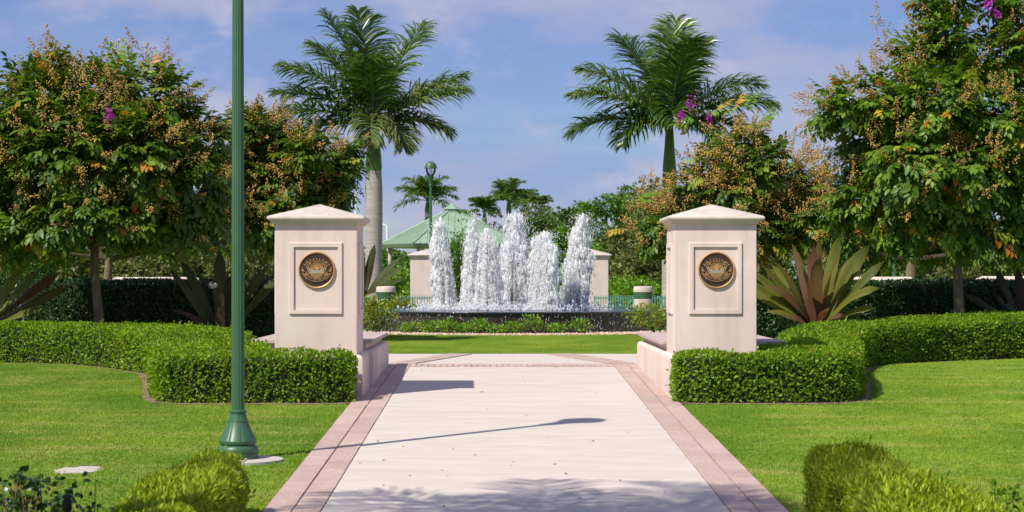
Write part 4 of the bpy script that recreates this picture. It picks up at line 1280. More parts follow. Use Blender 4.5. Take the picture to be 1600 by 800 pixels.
for ji, (px, py, hw, Y, leanpx, dn) in enumerate(jets):
    r_ = np.random.default_rng(70 + ji)
    rng_keep = rng; rng = r_
    top = at(px, py, Y); bx = at(px, 0, Y).x
    H = top.z - RIM
    W = 0.9 * hw / F * Y
    lean = leanpx / F * Y
    # several bursts per jet: big soft lumps, falling streams, loose drops
    nb_ = 7
    bt = np.concatenate([[1.0], r_.uniform(0.55, 0.98, nb_ - 1)])
    bo = np.concatenate([[0.0], r_.uniform(-0.7, 0.7, nb_ - 1)]) * W
    bd = r_.uniform(-0.5, 0.5, nb_) * W
    def column(n, smin, smax, st0, st1, spread, tp=0.9):
        k = r_.integers(0, nb_, n)
        t = r_.random(n) ** tp
        prof = np.interp(t, [0, 0.2, 0.5, 0.78, 0.93, 1.0], [0.72, 0.82, 0.95, 1.0, 0.85, 0.40])
        a = r_.uniform(0, 2 * PI, n); q = np.sqrt(r_.random(n)) * spread
        wob = 1 + 0.38 * np.sin(t * 15 + k * 2.1 + ji + 1.7 * np.cos(a)) + 0.26 * np.sin(t * 37 + k * 3 + ji + 2 * np.sin(a))
        rad = W * 0.50 * prof * q * wob
        P = np.column_stack([bx + lean * t + bo[k] * (1 - 0.12 * t) + rad * np.cos(a), Y + bd[k] + rad * np.sin(a), RIM + H * bt[k] * t])
        sz = r_.uniform(smin, smax, n) * (1.15 - 0.55 * t)
        return P, sz, r_.uniform(st0, st1, n)
    Pa, sa_, ta = column(int(420 * dn), 0.04, 0.085, 1.8, 3.8, 0.62)
    Pb, sb_, tb = column(int(1000 * dn), 0.014, 0.036, 3.0, 7.0, 1.0)
    P, sz, st = np.concatenate([Pa, Pb]), np.concatenate([sa_, sb_]), np.concatenate([ta, tb])
    x_, y_, z_ = frames(unit(np.array([0, 0, 1.0]) + rdir(len(P)) * 0.16), rdir(len(P)))
    V0 = (P[:, None, :] + sz[:, None, None] * (ICO[None, :, 0:1] * x_[:, None, :] + ICO[None, :, 1:2] * (y_ * st[:, None])[:, None, :] + ICO[None, :, 2:3] * z_[:, None, :])).reshape(-1, 3)
    F0 = (ICOF[None] + (np.arange(len(P)) * len(ICO))[:, None, None]).reshape(-1, 3)
    P, sz, st = column(int(4200 * dn), 0.006, 0.016, 1.5, 6.0, 1.4)
    V1, F1 = drops(P, sz, st)
    V1 = np.concatenate([V0, V1]); F1 = np.concatenate([F0, F1 + len(V0)])
    n2 = int(3600 * dn)       # falling streams outside
    ns = 34
    sa = r_.uniform(0, 2 * PI, ns); sr = r_.uniform(0.7, 1.6, ns); sh = r_.uniform(0.55, 1.0, ns)
    k = r_.integers(0, ns, n2); t = r_.random(n2)
    rr = W * (0.35 + sr[k] * 0.75 * (1 - t) ** 0.4) * 0.9
    P = np.column_stack([bx + lean * t * sh[k] + rr * np.cos(sa[k]) + r_.normal(0, 0.02, n2), Y + rr * np.sin(sa[k]) + r_.normal(0, 0.02, n2), RIM + H * sh[k] * t + r_.normal(0, 0.02, n2)])
    V2, F2 = drops(P, r_.uniform(0.005, 0.013, n2), r_.uniform(1.5, 6.0, n2))
    n3 = 420                   # spray at the head
    t = 1 - np.abs(r_.normal(0, 0.12, n3))
    P = np.column_stack([bx + lean * 1.3 * t + r_.normal(0, W * 0.55, n3), Y + r_.normal(0, W * 0.5, n3), RIM + H * (t + r_.normal(0, 0.025, n3))])
    V3, F3 = drops(P, r_.uniform(0.005, 0.015, n3), r_.uniform(1.0, 2.2, n3))
    V = np.concatenate([V1, V2, V3]); Fc = np.concatenate([F1, F2 + len(V1), F3 + len(V1) + len(V2)])
    rng = rng_keep
    build_np('water_jet', V, Fc, M['foam'], ft, smooth=True)
n4 = 5200                      # churned water at the feet of the jets and loose splashes
k = rng.integers(0, 6, n4)
bxs = np.array([at(j[0], 0, j[3]).x for j in jets]); bys = np.array([j[3] for j in jets])
P = np.column_stack([bxs[k] + rng.normal(0, 0.42, n4), bys[k] + rng.normal(0, 0.5, n4), RIM + np.abs(rng.normal(0, 0.09, n4))])
V, Fc = drops(P, rng.uniform(0.008, 0.03, n4), rng.uniform(0.8, 2.0, n4))
build_np('splash', V, Fc, M['foam'], ft, smooth=True)
n5 = 700                       # water spilling down the basin wall
a = rng.uniform(PI * 1.12, PI * 1.92, n5); zz = rng.random(n5)
P = np.column_stack([FX + (FR - 0.035 + 0.03 * rng.random(n5)) * np.cos(a), FYc + (FR - 0.035 + 0.03 * rng.random(n5)) * np.sin(a), RIM * zz * 0.95])
V, Fc = drops(P, rng.uniform(0.003, 0.009, n5), rng.uniform(1.5, 6, n5))
build_np('spilling_drops', V, Fc, M['foam'], ft)
# gravel strip round the basin
b = MB(); nn = 96
vs = [(FX + r * math.cos(2 * PI * k / nn), FYc + r * math.sin(2 * PI * k / nn), 0.004) for r in (FR - 0.1, FR + 1.35) for k in range(nn)]
b.add(vs, [(k, (k + 1) % nn, nn + (k + 1) % nn, nn + k) for k in range(nn)])
struct(build('gravel_bed', b, M['gravel']))
n6 = 5000
a = rng.uniform(PI * 1.05, PI * 1.95, n6); rr = FR + 0.05 + 1.35 * rng.random(n6)
P = np.column_stack([FX + rr * np.cos(a), FYc + rr * np.sin(a), np.full(n6, 0.012)])
V, Fc, rr_ = scatter(OCT * np.array([1, 1, 0.6]), OCTF, P, rdir(n6), rdir(n6), rng.uniform(0.012, 0.045, n6), rng.random(n6))
o = stuff(build_np('gravel', V, Fc, M['pebble'], None, rr_)); o['label'] = 'sandy gravel and pebbles round the fountain foot'; o['category'] = 'gravel'

# ------------------------------------------------------------------ benches, litter bins
def bench(x, y, rz, label):
    r = thing('bench', (0, 0, 0), label, 'bench', 'teal slatted benches behind the fountain')
    W, n = 1.75, 22
    for k in range(n):
        u = -W / 2 + W * (k + 0.5) / n
        b = MB()
        b.tube([(u, 0.30, 0.50), (u, 0.36, 0.72), (u, 0.42, 0.86), (u, 0.45, 0.88)], 0.022, 4)
        build('back_slat', b, M['teal_metal'], r)
    for k in range(7):
        b = MB(); b.box(-W / 2, W / 2, -0.20 + k * 0.07, -0.145 + k * 0.07, 0.435, 0.45)
        build('seat_slat', b, M['teal_metal'], r)
    b = MB()
    b.box(-W / 2, W / 2, 0.31, 0.335, 0.52, 0.56); b.box(-W / 2, W / 2, 0.395, 0.42, 0.79, 0.83)
    build('back_rail', b, M['teal_metal'], r)
    for s in (-1, 1):
        b = MB()
        xx = s * (W / 2 + 0.02)
        b.tube([(xx, -0.22, 0.0), (xx, -0.2, 0.44), (xx, -0.2, 0.64), (xx, 0.30, 0.66)], 0.022, 6)
        b.tube([(xx, 0.34, 0.0), (xx, 0.28, 0.44), (xx, 0.42, 0.88)], 0.022, 6)
        build('end_frame', b, M['teal_metal'], r)
    r.location = (x, y, 0)
    r.rotation_euler = (0, 0, rz)
    return r
BY = 60.0
for px, lab in ((575, 'teal slatted bench in the flowering planting by the litter bin, beside the palm trunk'), (634, 'teal slatted bench with its end beside the far pillar and globe lamp'), (963, 'teal slatted bench in front of the domed green bush'), (1048, 'teal slatted bench partly hidden behind the sunlit gate pillar')):
    bench(at(px, 0, BY).x + (0.2 if px > 900 else 0), BY, 0.0, lab)
def bin_(px, lab):
    Y = 58.4
    x = at(px, 0, Y).x
    r = thing('litter_bin', (x, Y, 0), lab, 'litter bin', 'round litter bins by the fountain')
    b = MB(); b.lathe([(0.30, 0.0), (0.30, 0.79), (0.285, 0.80)], 32, (x, Y, 0)); build('body', b, M['cap'], r, smooth=True)
    b = MB(); b.lathe([(0.283, 0.795), (0.283, 1.02)], 40, (x, Y, 0)); build('liner', b, M['green_metal'], r, smooth=True)
    for k in range(3):
        z = 0.835 + 0.065 * k
        b = MB(); b.lathe([(0.284, z), (0.298, z + 0.005), (0.298, z + 0.035), (0.284, z + 0.04)], 32, (x, Y, 0)); build('band', b, M['green_metal'], r, smooth=True)
    b = MB(); b.lathe([(0.29, 1.015), (0.31, 1.02), (0.31, 1.15), (0.295, 1.185), (0.25, 1.20), (0, 1.205)], 32, (x, Y, 0)); build('lid', b, M['cap'], r, smooth=True)
bin_(603, 'round cream litter bin among the flowering shrubs near the palm trunk')
bin_(1005, 'round cream litter bin with green bands between teal benches near the domed bush')

# ------------------------------------------------------------------ shrubs
def shrub(name, c_, rx, ry, rz, n, leaf, mat, label, group=None, seed=0, tmpl=(LEAF2, LEAF2F), cat='shrub', stems=5, open_=0.35, flower=0, lobes=5, flat=False):
    """c_ = ground point; an uneven leafy dome on a few stems"""
    r_ = np.random.default_rng(seed + 900)
    r = thing(name, c_, label, cat, group)
    c_ = np.array(c_)
    b = MB()
    for k in range(stems):
        a = 2 * PI * k / stems + r_.uniform(0, 1)
        e = c_ + np.array([0.6 * rx * math.cos(a), 0.6 * ry * math.sin(a), rz * r_.uniform(1.1, 1.6)])
        b.tube([tuple(c_ + np.array([0, 0, -0.03])), tuple(c_ * 0.55 + e * 0.45 + np.array([0, 0, 0.1 * rz])), tuple(e)], [0.02 * rz + 0.006, 0.012 * rz + 0.004, 0.003], 5)
    build('stem', b, M['twig'], r)
    lc, lr = [], []
    for k in range(lobes):
        a = 2 * PI * k / lobes + r_.uniform(0, 0.8)
        q = r_.uniform(0.25, 0.62)
        lc.append([q * math.cos(a), q * math.sin(a), r_.uniform(0.8, 1.3)]); lr.append(r_.uniform(0.45, 0.72))
    lc.append([0, 0, 1.2]); lr.append(0.75)
    lc, lr = np.array(lc), np.array(lr)
    k = r_.integers(0, len(lc), n)
    u = unit(r_.normal(size=(n, 3)))
    P = lc[k] + u * (lr[k] * (open_ + (1 - open_) * r_.random(n) ** 0.5))[:, None]
    P[:, 2] = np.maximum(P[:, 2], 0.06 + 0.1 * r_.random(n))
    if flat:
        P[:, 2] = np.minimum(P[:, 2], 1.75 - 0.2 * r_.random(n))
    P = c_ + P * np.array([rx, ry, rz])
    d = unit(u + 0.7 * unit(r_.normal(size=(n, 3))) + np.array([0, 0, 0.25]))
    nn = unit(u * 0.5 + np.array([0, 0, 0.8]) + 0.6 * unit(r_.normal(size=(n, 3))))
    rnd = np.clip(r_.normal(0.45, 0.2, n) + 0.2 * (lr[k] - 0.6) * 3, 0, 0.94)
    if flower:
        rnd[r_.random(n) < flower] = 1.0
    V, Fc, rr = scatter(tmpl[0], tmpl[1], P, d, nn, leaf * r_.uniform(0.7, 1.3, n), rnd)
    build_np('foliage', V, Fc, M[mat], r, rr)
    return r
# small shrubs against the basin wall
names = ['leftmost', '']
for i, (px, w, h) in enumerate(((640, 0.42, 0.19), (668, 0.34, 0.17), (697, 0.36, 0.17), (722, 0.3, 0.16), (748, 0.36, 0.17), (775, 0.3, 0.15), (803, 0.36, 0.17), (832, 0.40, 0.21), (868, 0.32, 0.16), (905, 0.34, 0.19))):
    a = math.asin(max(-1, min(1, (at(px, 0, 48).x - FX) / (FR + 0.35))))
    y = FYc - (FR + 0.35) * math.cos(a)
    shrub('low_shrub', (at(px, 0, y).x, y, 0.0), w * 0.85, 0.28, h * (0.8 + 0.45 * ((i * 7) % 5) / 4), 210, 0.085, 'leaf_bright', 'low bright green shrub growing against the dark fountain wall', 'low shrubs along the fountain wall', 20 + i, lobes=6, stems=6)
shrub('flowering_shrub', (at(590, 0, 46.5).x, 46.5, 0.0), 0.55, 0.5, 0.46, 900, 0.085, 'leaf_yellow', 'yellow-green shrub with orange flowers overhanging the fountain rim beside the shaded seat wall', None, 41, flower=0.03)
shrub('flowering_shrub', (at(1026, 0, 46.0).x, 46.0, 0.0), 0.75, 0.5, 0.42, 1100, 0.085, 'leaf_yellow', 'yellow-green shrub with orange flowers overhanging the fountain beside the sunlit seat wall', None, 42, flower=0.03)
for i, (px, w) in enumerate(((588, 0.9), (630, 0.8))):
    shrub('flowering_shrub', (at(px, 0, 57.95).x - 0.2, 57.95, 0.0), w, 0.3, 0.47, 1300, 0.10, 'leaf_yellow', 'yellow-green flowering shrub in front of the teal bench near the palm trunk', 'flowering shrubs by the bench', 43 + i, flower=0.05)
shrub('domed_bush', (at(985, 0, 65.5).x, 65.5, 0.0), 1.5, 1.1, 0.82, 5200, 0.11, 'leaf_bright', 'domed bright green bush behind the teal benches', None, 50, lobes=7, open_=0.6)
shrub('domed_bush', (at(1050, 0, 66).x, 66, 0.0), 1.3, 1.0, 0.8, 3600, 0.11, 'leaf_bright', 'bright green bush beyond the litter bin, half behind the gate pillar', None, 51, lobes=7, open_=0.6)
shrub('leafy_bush', (at(615, 0, 64).x, 64, 0.0), 1.35, 0.9, 0.80, 3600, 0.11, 'leaf_bright', 'leafy green bush behind the litter bin and palm trunk', None, 52, lobes=6)
shrub('leafy_bush', (at(648, 0, 63).x, 63, 0.0), 0.55, 0.5, 0.72, 1000, 0.10, 'leaf_bright', 'tall loose sprigs growing beside the far pillar', None, 53, lobes=5, open_=0.15)
shrub('leafy_bush', (at(722, 0, 70).x, 70, 0.0), 0.9, 0.9, 1.9, 2400, 0.13, 'leaf_fresh', 'slim leafy tree seen between the first two water jets', None, 54, lobes=6, stems=3)
shrub('leafy_bush', (at(790, 0, 78).x, 78, 0.0), 2.6, 1.2, 1.1, 3000, 0.15, 'leaf_fresh', 'green bush behind the middle of the fountain', None, 55, lobes=8)
for i, (px, h) in enumerate(((600, 1.0), (632, 1.05), (585, 1.25), (560, 1.2), (665, 0.9), (700, 1.0), (745, 1.0))):
    shrub('leafy_bush', (at(px, 0, 79).x, 79 + 0.5 * i % 2, 0.0), 1.25, 1.0, h, 2000, 0.14, ('leaf_yellow', 'leaf_bright', 'leaf_fresh')[i % 3], 'bushy shrub growing below the pavilion eaves', 'shrubs below the pavilion eaves', 60 + i, lobes=6)

# ------------------------------------------------------------------ far trees
def far_tree(px, py_top, Y, wpx, mat, label, n=2600, leaf=0.26, seed=0, base_h=0.6, group='far woodland trees'):
    r_ = np.random.default_rng(seed + 2000)
    x = at(px, 0, Y).x
    H = at(px, py_top, Y).z
    W = wpx / F * Y / 2
    r = thing('woodland_tree', (x, Y, 0), label, 'tree', group)
    b = MB()
    b.tube([(x, Y, -0.1), (x + 0.1, Y, H * 0.35), (x - 0.1, Y, H * 0.8)], [0.16, 0.12, 0.04], 7)
    for k in range(6):
        a = r_.uniform(0, 2 * PI)
        b.tube([(x, Y, H * r_.uniform(0.25, 0.5)), (x + 0.6 * W * math.cos(a), Y + 0.6 * W * math.sin(a), H * r_.uniform(0.5, 0.85))], [0.07, 0.02], 5)
    build('trunk', b, M['twig'], r)
    nl = 14
    lc = np.column_stack([r_.uniform(-0.72, 0.72, nl) * W, r_.uniform(-0.6, 0.6, nl) * W, H * r_.uniform(0.30, 0.90, nl)])
    wz = np.clip(1.25 - lc[:, 2] / H, 0.25, 0.8)
    lc[:, :2] *= (0.55 + wz)[:, None]
    lr = r_.uniform(0.22, 0.42, nl) * min(W, H * 0.5)
    lc[0] = [0, 0, H * 0.86]; lr[0] = H * 0.12
    k = r_.integers(0, nl, n)
    u = unit(r_.normal(size=(n, 3)))
    P = lc[k] + u * (lr[k] * (0.3 + 0.75 * r_.random(n) ** 0.55))[:, None]
    P[:, 2] = np.clip(P[:, 2], 0.15, None)
    P += np.array([x, Y, 0])
    d = unit(u + 0.8 * unit(r_.normal(size=(n, 3))))
    nn = unit(u * 0.6 + np.array([0, 0, 0.6]) + 0.6 * unit(r_.normal(size=(n, 3))))
    tone = r_.normal(0, 0.1, nl)
    rnd = np.clip(r_.normal(0.45, 0.2, n) + tone[k], 0, 1)
    V, Fc, rr = scatter(LEAF2 * np.array([1.2, 1, 1]), LEAF2F, P, d, nn, leaf * r_.uniform(0.6, 1.3, n), rnd)
    build_np('crown', V, Fc, M[mat], r, rr)
    return r
ft_list = [
    (835, 312, 105, 90, 'leaf_olive'), (865, 320, 96, 90, 'leaf_wood'), (905, 312, 100, 100, 'leaf_fresh'), (950, 300, 92, 100, 'leaf_fresh'), (985, 288, 96, 110, 'leaf_wood'), (1012, 272, 104, 110, 'leaf_olive'),
    (940, 345, 84, 110, 'leaf_wood'), (990, 340, 80, 110, 'leaf_olive'), (1030, 350, 78, 110, 'leaf_olive'), (880, 350, 90, 90, 'leaf_fresh'), (850, 365, 88, 70, 'leaf_bright'), (1060, 300, 92, 110, 'leaf_wood'), (915, 365, 82, 60, 'leaf_bright'),
    (1120, 330, 88, 130, 'leaf_olive'), (1200, 350, 86, 130, 'leaf_wood'), (1290, 340, 84, 140, 'leaf_olive'), (1370, 360, 82, 140, 'leaf_olive'), (1450, 350, 84, 140, 'leaf_wood'), (1530, 360, 80, 140, 'leaf_olive'), (1610, 350, 82, 150, 'leaf_wood'), (1330, 395, 70, 120, 'leaf_olive'), (1560, 395, 70, 120, 'leaf_olive'), (1440, 400, 68, 120, 'leaf_wood'),
    (20, 360, 84, 140, 'leaf_wood'), (100, 370, 80, 140, 'leaf_olive'), (190, 372, 76, 140, 'leaf_olive'), (280, 376, 74, 140, 'leaf_olive'), (360, 372, 76, 140, 'leaf_olive'), (440, 370, 80, 120, 'leaf_olive'), (520, 372, 84, 110, 'leaf_wood'), (240, 392, 66, 120, 'leaf_olive'), (330, 395, 66, 120, 'leaf_olive'), (140, 395, 66, 120, 'leaf_olive'), (50, 395, 66, 120, 'leaf_wood'),
    (600, 392, 96, 90, 'leaf_fresh'), (800, 350, 110, 110, 'leaf_wood'), (770, 345, 118, 110, 'leaf_olive'), (740, 372, 112, 90, 'leaf_wood')]
mats_lab = {'leaf_olive': 'dull olive woodland tree in the far belt', 'leaf_wood': 'mid green woodland tree in the far belt', 'leaf_fresh': 'fresh green woodland tree in the far belt', 'leaf_bright': 'bright yellow-green tree in the far belt behind the jets'}
for i, (px, py, Y, w, m) in enumerate(ft_list):
    side = ' on the lamppost side' if px < 560 else (' behind the lily side hedge' if px > 1100 else ' beyond the fountain')
    lab = mats_lab[m] + ('' if m == 'leaf_bright' else side)
    far_tree(px, py, Y, w, m, lab, 2600, 0.20 if m != 'leaf_bright' else 0.2, i, group='far trees: ' + lab)
# closing mass behind everything
n7 = 26000
P = np.column_stack([rng.uniform(-75, 75, n7), 150 + rng.uniform(-4, 4, n7), np.zeros(n7)])
P[:, 2] = rng.random(n7) * (3.6 + 0.9 * np.sin(P[:, 0] * 0.31) + 0.6 * np.sin(P[:, 0] * 0.83 + 2))
V, Fc, rr = scatter(LEAF2 * np.array([1.3, 1, 1]), LEAF2F, P, rdir(n7), unit(rdir(n7) + np.array([0, -0.6, 0.5])), rng.uniform(0.3, 0.6, n7), np.clip(rng.normal(0.4, 0.2, n7), 0, 1))
o = stuff(build_np('far_woodland', V, Fc, M['leaf_wood'], None, rr)); o['label'] = 'hazy belt of woodland closing the view'; o['category'] = 'woodland'

# ------------------------------------------------------------------ giant lilies
def lily(px, Y, leaves, label, mat='lily', seed=0, z_off=0.0, stalk=True, name='giant_lily'):
    r_ = random.Random(seed)
    x = at(px, 0, Y).x
    r = thing(name, (x, Y, g(Y)), label, 'lily plant', 'giant strap leaved lilies')
    z0 = g(Y) + z_off
    b = MB()
    b.lathe([(0.17, -0.05), (0.15, 0.2), (0.10, 0.42), (0.06, 0.55)], 10, (x, Y, z0))
    build('stem', b, M['lily_dark'], r, smooth=True)
    for (az, el, L, w, droop, tone) in leaves:
        a = R(az)
        h = Vector((math.cos(a), math.sin(a), 0)); side = Vector((-math.sin(a), math.cos(a), 0))
        p = Vector((x, Y, z0 + 0.25)) + h * 0.06
        n = 14
        vs, fs = [], []
        e = R(el)
        for i in range(n + 1):
            t = i / n
            ang = e - droop * t ** 2.0
            wd = w * (0.30 + 0.75 * math.sin(PI * min(1, 0.12 + 0.80 * t)) ** 0.9) * (1 if t < 0.86 else max(0.03, (1 - t) / 0.14))
            dirv = h * math.cos(ang) + Vector((0, 0, 1)) * math.sin(ang)
            tw = R(62) * (0.35 + 0.65 * t) * (1 if math.cos(a) > 0 else -1) * min(1.0, abs(math.cos(a)) * 1.6)
            sd = Matrix.Rotation(tw, 3, dirv) @ side
            nrm = dirv.cross(sd) * -1
            wav = 0.02 * math.sin(t * 9 + seed)
            cup = 0.32 * wd * (1 - 0.5 * t)
            vs += [p + sd * wd + nrm * (cup + wav), p, p - sd * wd + nrm * (cup - wav)]
            p = p + dirv * (L / n)
        for i in range(n):
            for q in (0, 1):
                fs.append((i * 3 + q, i * 3 + q + 1, i * 3 + 4 + q, i * 3 + 3 + q))
        lf = MB(); lf.add(vs, fs, tone)
        lf.a = [min(1, max(0, tone + (0.35 * (1 - (k // 3) / n) - 0.17) + (0.16 if k % 3 != 1 else -0.05) + r_.gauss(0, 0.03))) for k in range(len(vs))]
        build('leaf', lf, M[mat], r, smooth='all', attr=True)
    return r
lily(1275, 35.0, [(180, 48, 1.75, 0.10, 0.35, 0.25), (188, 40, 1.7, 0.10, 0.3, 0.2), (172, 35, 1.75, 0.095, 0.25, 0.35), (196, 58, 1.35, 0.11, 1.2, 0.75), (262, 86, 1.35, 0.12, 0.5, 0.65), (95, 88, 1.65, 0.08, 0.1, 0.95), (100, 80, 1.55, 0.07, 0.2, 0.9), (70, 82, 1.85, 0.09, 0.2, 0.6), (20, 78, 1.85, 0.12, 0.15, 0.3), (350, 66, 1.75, 0.12, 0.25, 0.1), (10, 60, 1.9, 0.11, 0.15, 0.15), (345, 50, 1.75, 0.11, 0.2, 0.1), (330, 48, 1.45, 0.10, 0.9, 0.3), (215, 30, 0.7, 0.06, 0.6, 0.95), (320, 40, 0.6, 0.06, 0.8, 0.95), (150, 62, 1.5, 0.1, 0.4, 0.4), (240, 74, 1.3, 0.08, 0.7, 0.8), (300, 76, 1.5, 0.085, 0.5, 0.7), (185, 68, 1.5, 0.085, 0.5, 0.55), (5, 70, 1.6, 0.085, 0.4, 0.5), (60, 60, 1.6, 0.09, 0.3, 0.4), (130, 76, 1.7, 0.08, 0.25, 0.75), (200, 30, 1.1, 0.07, 0.8, 0.5), (340, 32, 1.15, 0.075, 0.7, 0.4), (280, 50, 0.8, 0.07, 1.2, 0.9), (178, 56, 1.6, 0.08, 0.3, 0.15)],
     'large sunlit lily clump with purple and olive strap leaves beside the gate pillar', seed=3, z_off=0.25)
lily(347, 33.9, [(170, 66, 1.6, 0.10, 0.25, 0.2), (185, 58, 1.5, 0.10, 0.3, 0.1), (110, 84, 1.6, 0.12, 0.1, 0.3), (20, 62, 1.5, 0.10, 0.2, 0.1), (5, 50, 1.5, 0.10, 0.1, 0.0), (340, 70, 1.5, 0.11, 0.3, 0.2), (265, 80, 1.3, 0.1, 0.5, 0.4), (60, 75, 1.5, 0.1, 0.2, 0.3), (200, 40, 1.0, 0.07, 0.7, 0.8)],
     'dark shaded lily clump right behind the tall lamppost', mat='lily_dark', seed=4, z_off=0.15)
fl_ = MB()
c_ = at(333, 443, 33.6)
for k in range(16):
    a = 2 * PI * k / 16
    e = Vector((math.cos(a) * 0.07, -0.03 + 0.04 * math.sin(a), 0.05 * math.sin(a) - 0.01))
    fl_.tube([c_, c_ + e * 0.6 + Vector((0, 0, 0.03)), c_ + e * 1.2 - Vector((0, 0, 0.02))], [0.003, 0.004, 0.002], 4)
tag(build('lily_flower', fl_, M['pad']), 'spidery pale lily flower head on the dark shaded lily clump', 'flower')
lily(-35, 31.0 + 3.4, [(0, 38, 1.9, 0.11, 0.15, 0.85), (8, 28, 1.9, 0.10, 0.1, 0.6), (350, 46, 1.7, 0.12, 0.2, 0.2), (20, 60, 1.6, 0.1, 0.2, 0.3), (340, 20, 1.6, 0.08, 0.2, 0.2), (100, 70, 1.5, 0.1, 0.2, 0.4)],
     'lily clump reaching in under the broad fruiting tree, leaves wine red and olive', seed=5, z_off=0.25)
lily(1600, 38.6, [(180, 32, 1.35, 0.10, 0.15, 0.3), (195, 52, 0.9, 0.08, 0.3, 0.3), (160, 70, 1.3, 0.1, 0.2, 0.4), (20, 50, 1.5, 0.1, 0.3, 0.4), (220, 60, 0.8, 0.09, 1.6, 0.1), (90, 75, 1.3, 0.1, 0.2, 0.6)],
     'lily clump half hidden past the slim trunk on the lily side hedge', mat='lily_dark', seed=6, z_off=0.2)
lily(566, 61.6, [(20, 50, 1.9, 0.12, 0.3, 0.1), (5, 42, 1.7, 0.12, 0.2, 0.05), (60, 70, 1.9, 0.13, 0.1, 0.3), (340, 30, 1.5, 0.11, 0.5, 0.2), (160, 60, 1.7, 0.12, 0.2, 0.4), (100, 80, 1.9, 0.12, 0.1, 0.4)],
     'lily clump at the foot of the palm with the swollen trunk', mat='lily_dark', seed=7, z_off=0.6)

# ------------------------------------------------------------------ low stone walls seen over the hedges
def low_wall(px0, px1, Y, ztop, lab):
    x0, x1 = at(px0, 0, Y).x, at(px1, 0, Y).x
    r = thing('low_wall', ((x0 + x1) / 2, Y, 0), lab, 'wall', 'stone capped walls behind the tall hedges')
    b = MB(); b.box(x0 + 0.3, x1 - 0.3, Y - 0.22, Y + 0.22, -0.1, ztop - 0.12); build('wall_body', b, M['stucco'], r)
    b = MB()
    b.add([(x0, Y - 0.32, ztop - 0.16), (x1, Y - 0.32, ztop - 0.16), (x1, Y + 0.32, ztop - 0.16), (x0, Y + 0.32, ztop - 0.16), (x0 + 0.32, Y - 0.04, ztop), (x1 - 0.32, Y - 0.04, ztop), (x1 - 0.32, Y + 0.04, ztop), (x0 + 0.32, Y + 0.04, ztop)],
          [(0, 1, 5, 4), (1, 2, 6, 5), (2, 3, 7, 6), (3, 0, 4, 7), (4, 5, 6, 7), (3, 2, 1, 0)])
    build('coping', b, M['cap'], r)
low_wall(160, 328, 42.0, 1.475, 'pale stone topped wall over the shaded hedge on the lamppost side')
low_wall(1318, 1442, 45.0, 1.485, 'pale stone topped wall over the hedge between lily and slim trunk')
low_wall(1515, 1640, 46.0, 1.50, 'pale stone topped wall over the hedge past the slim trunk')

# ------------------------------------------------------------------ distant street lights, near details
def street_light(px, py, Y, lab, s=1):
    t = at(px, py, Y)
    r = thing('street_light', (t.x, Y, 0), lab, 'street light', 'white roadside lights')
    b = MB(); b.tube([(t.x, Y, 0), (t.x, Y, t.z - 0.4)], [0.10, 0.07], 8); build('pole', b, M['white_metal'], r, smooth=True)
    b = MB(); b.tube([(t.x, Y, t.z - 0.45), (t.x - 0.03 * s, Y, t.z - 0.12), (t.x - 0.2 * s, Y, t.z), (t.x - 0.42 * s, Y, t.z)], [0.07, 0.07, 0.06, 0.06], 8); build('arm', b, M['white_metal'], r, smooth=True)
    b = MB(); b.tube([(t.x - 0.35 * s, Y, t.z), (t.x - 0.5 * s, Y, t.z + 0.02), (t.x - 0.72 * s, Y, t.z - 0.04)], [0.07, 0.13, 0.05], 8); build('lamp_head', b, M['white_metal'], r, smooth=True)
street_light(605, 351, 130, 'white hooked roadside light left of the pavilion eave beside the palm trunk')
street_light(556, 300, 120, 'white roadside light pole rising behind the gate pillar cap', 1)

def twiggy(x, y, h, n, label, seed, w=0.3, yellow=False):
    r_ = random.Random(seed)
    r = thing('twiggy_shrub', (x, y, g(y)), label, 'shrub', 'young twiggy shrubs by the near hedges')
    b = MB()
    ends = []
    for k in range(n):
        a = r_.uniform(0, 2 * PI)
        e = Vector((x + w * math.cos(a) * r_.random(), y + w * math.sin(a) * r_.random(), g(y) + h * r_.uniform(0.75, 1.1)))
        m = Vector((x, y, g(y))).lerp(e, 0.5) + Vector((r_.uniform(-0.04, 0.04), 0, 0.03))
        b.tube([(x, y, g(y) - 0.02), m, e], [0.007, 0.005, 0.003], 5)
        ends += [e, m.lerp(e, 0.5), m]
        for _ in range(2):
            e2 = m.lerp(e, r_.random()) + Vector((r_.uniform(-0.09, 0.09), r_.uniform(-0.09, 0.09), r_.uniform(0.02, 0.1)))
            b.tube([m, e2], [0.004, 0.002], 4); ends.append(e2)
    build('stem', b, M['stalk'], r)
    P = np.repeat(np.array([tuple(e) for e in ends]), 4, axis=0)
    P = P + rng.normal(0, 0.022, P.shape)
    k = len(P)
    V, Fc, rr = scatter(LEAF4 * np.array([1.5, 1, 1]), LEAF4F, P, unit(rdir(k) + np.array([0, 0, 0.3])), unit(rdir(k) + np.array([0, 0, 0.8])), rng.uniform(0.035, 0.06, k), np.clip(rng.normal(0.4, 0.2, k), 0, 0.9))
    build_np('foliage', V, Fc, M['leaf_dark'] if not yellow else M['leaf_hedge'], r, rr)
for i, (px, py, lab) in enumerate(((15, 752, 'dark leaved twiggy shrub at the outer end of the row by the black path light'), (55, 757, 'dark leaved twiggy shrub in the row by the black path light'), (82, 764, 'dark leaved twiggy shrub just beside the black path light'), (152, 768, 'sparse twiggy sprig between path light and feathery hedge'))):
    Y = 12.2
    c_ = at(px, py, Y)
    twiggy(c_.x, Y, c_.z - g(Y), (9, 9, 8, 3)[i], lab, 30 + i, w=0.16)
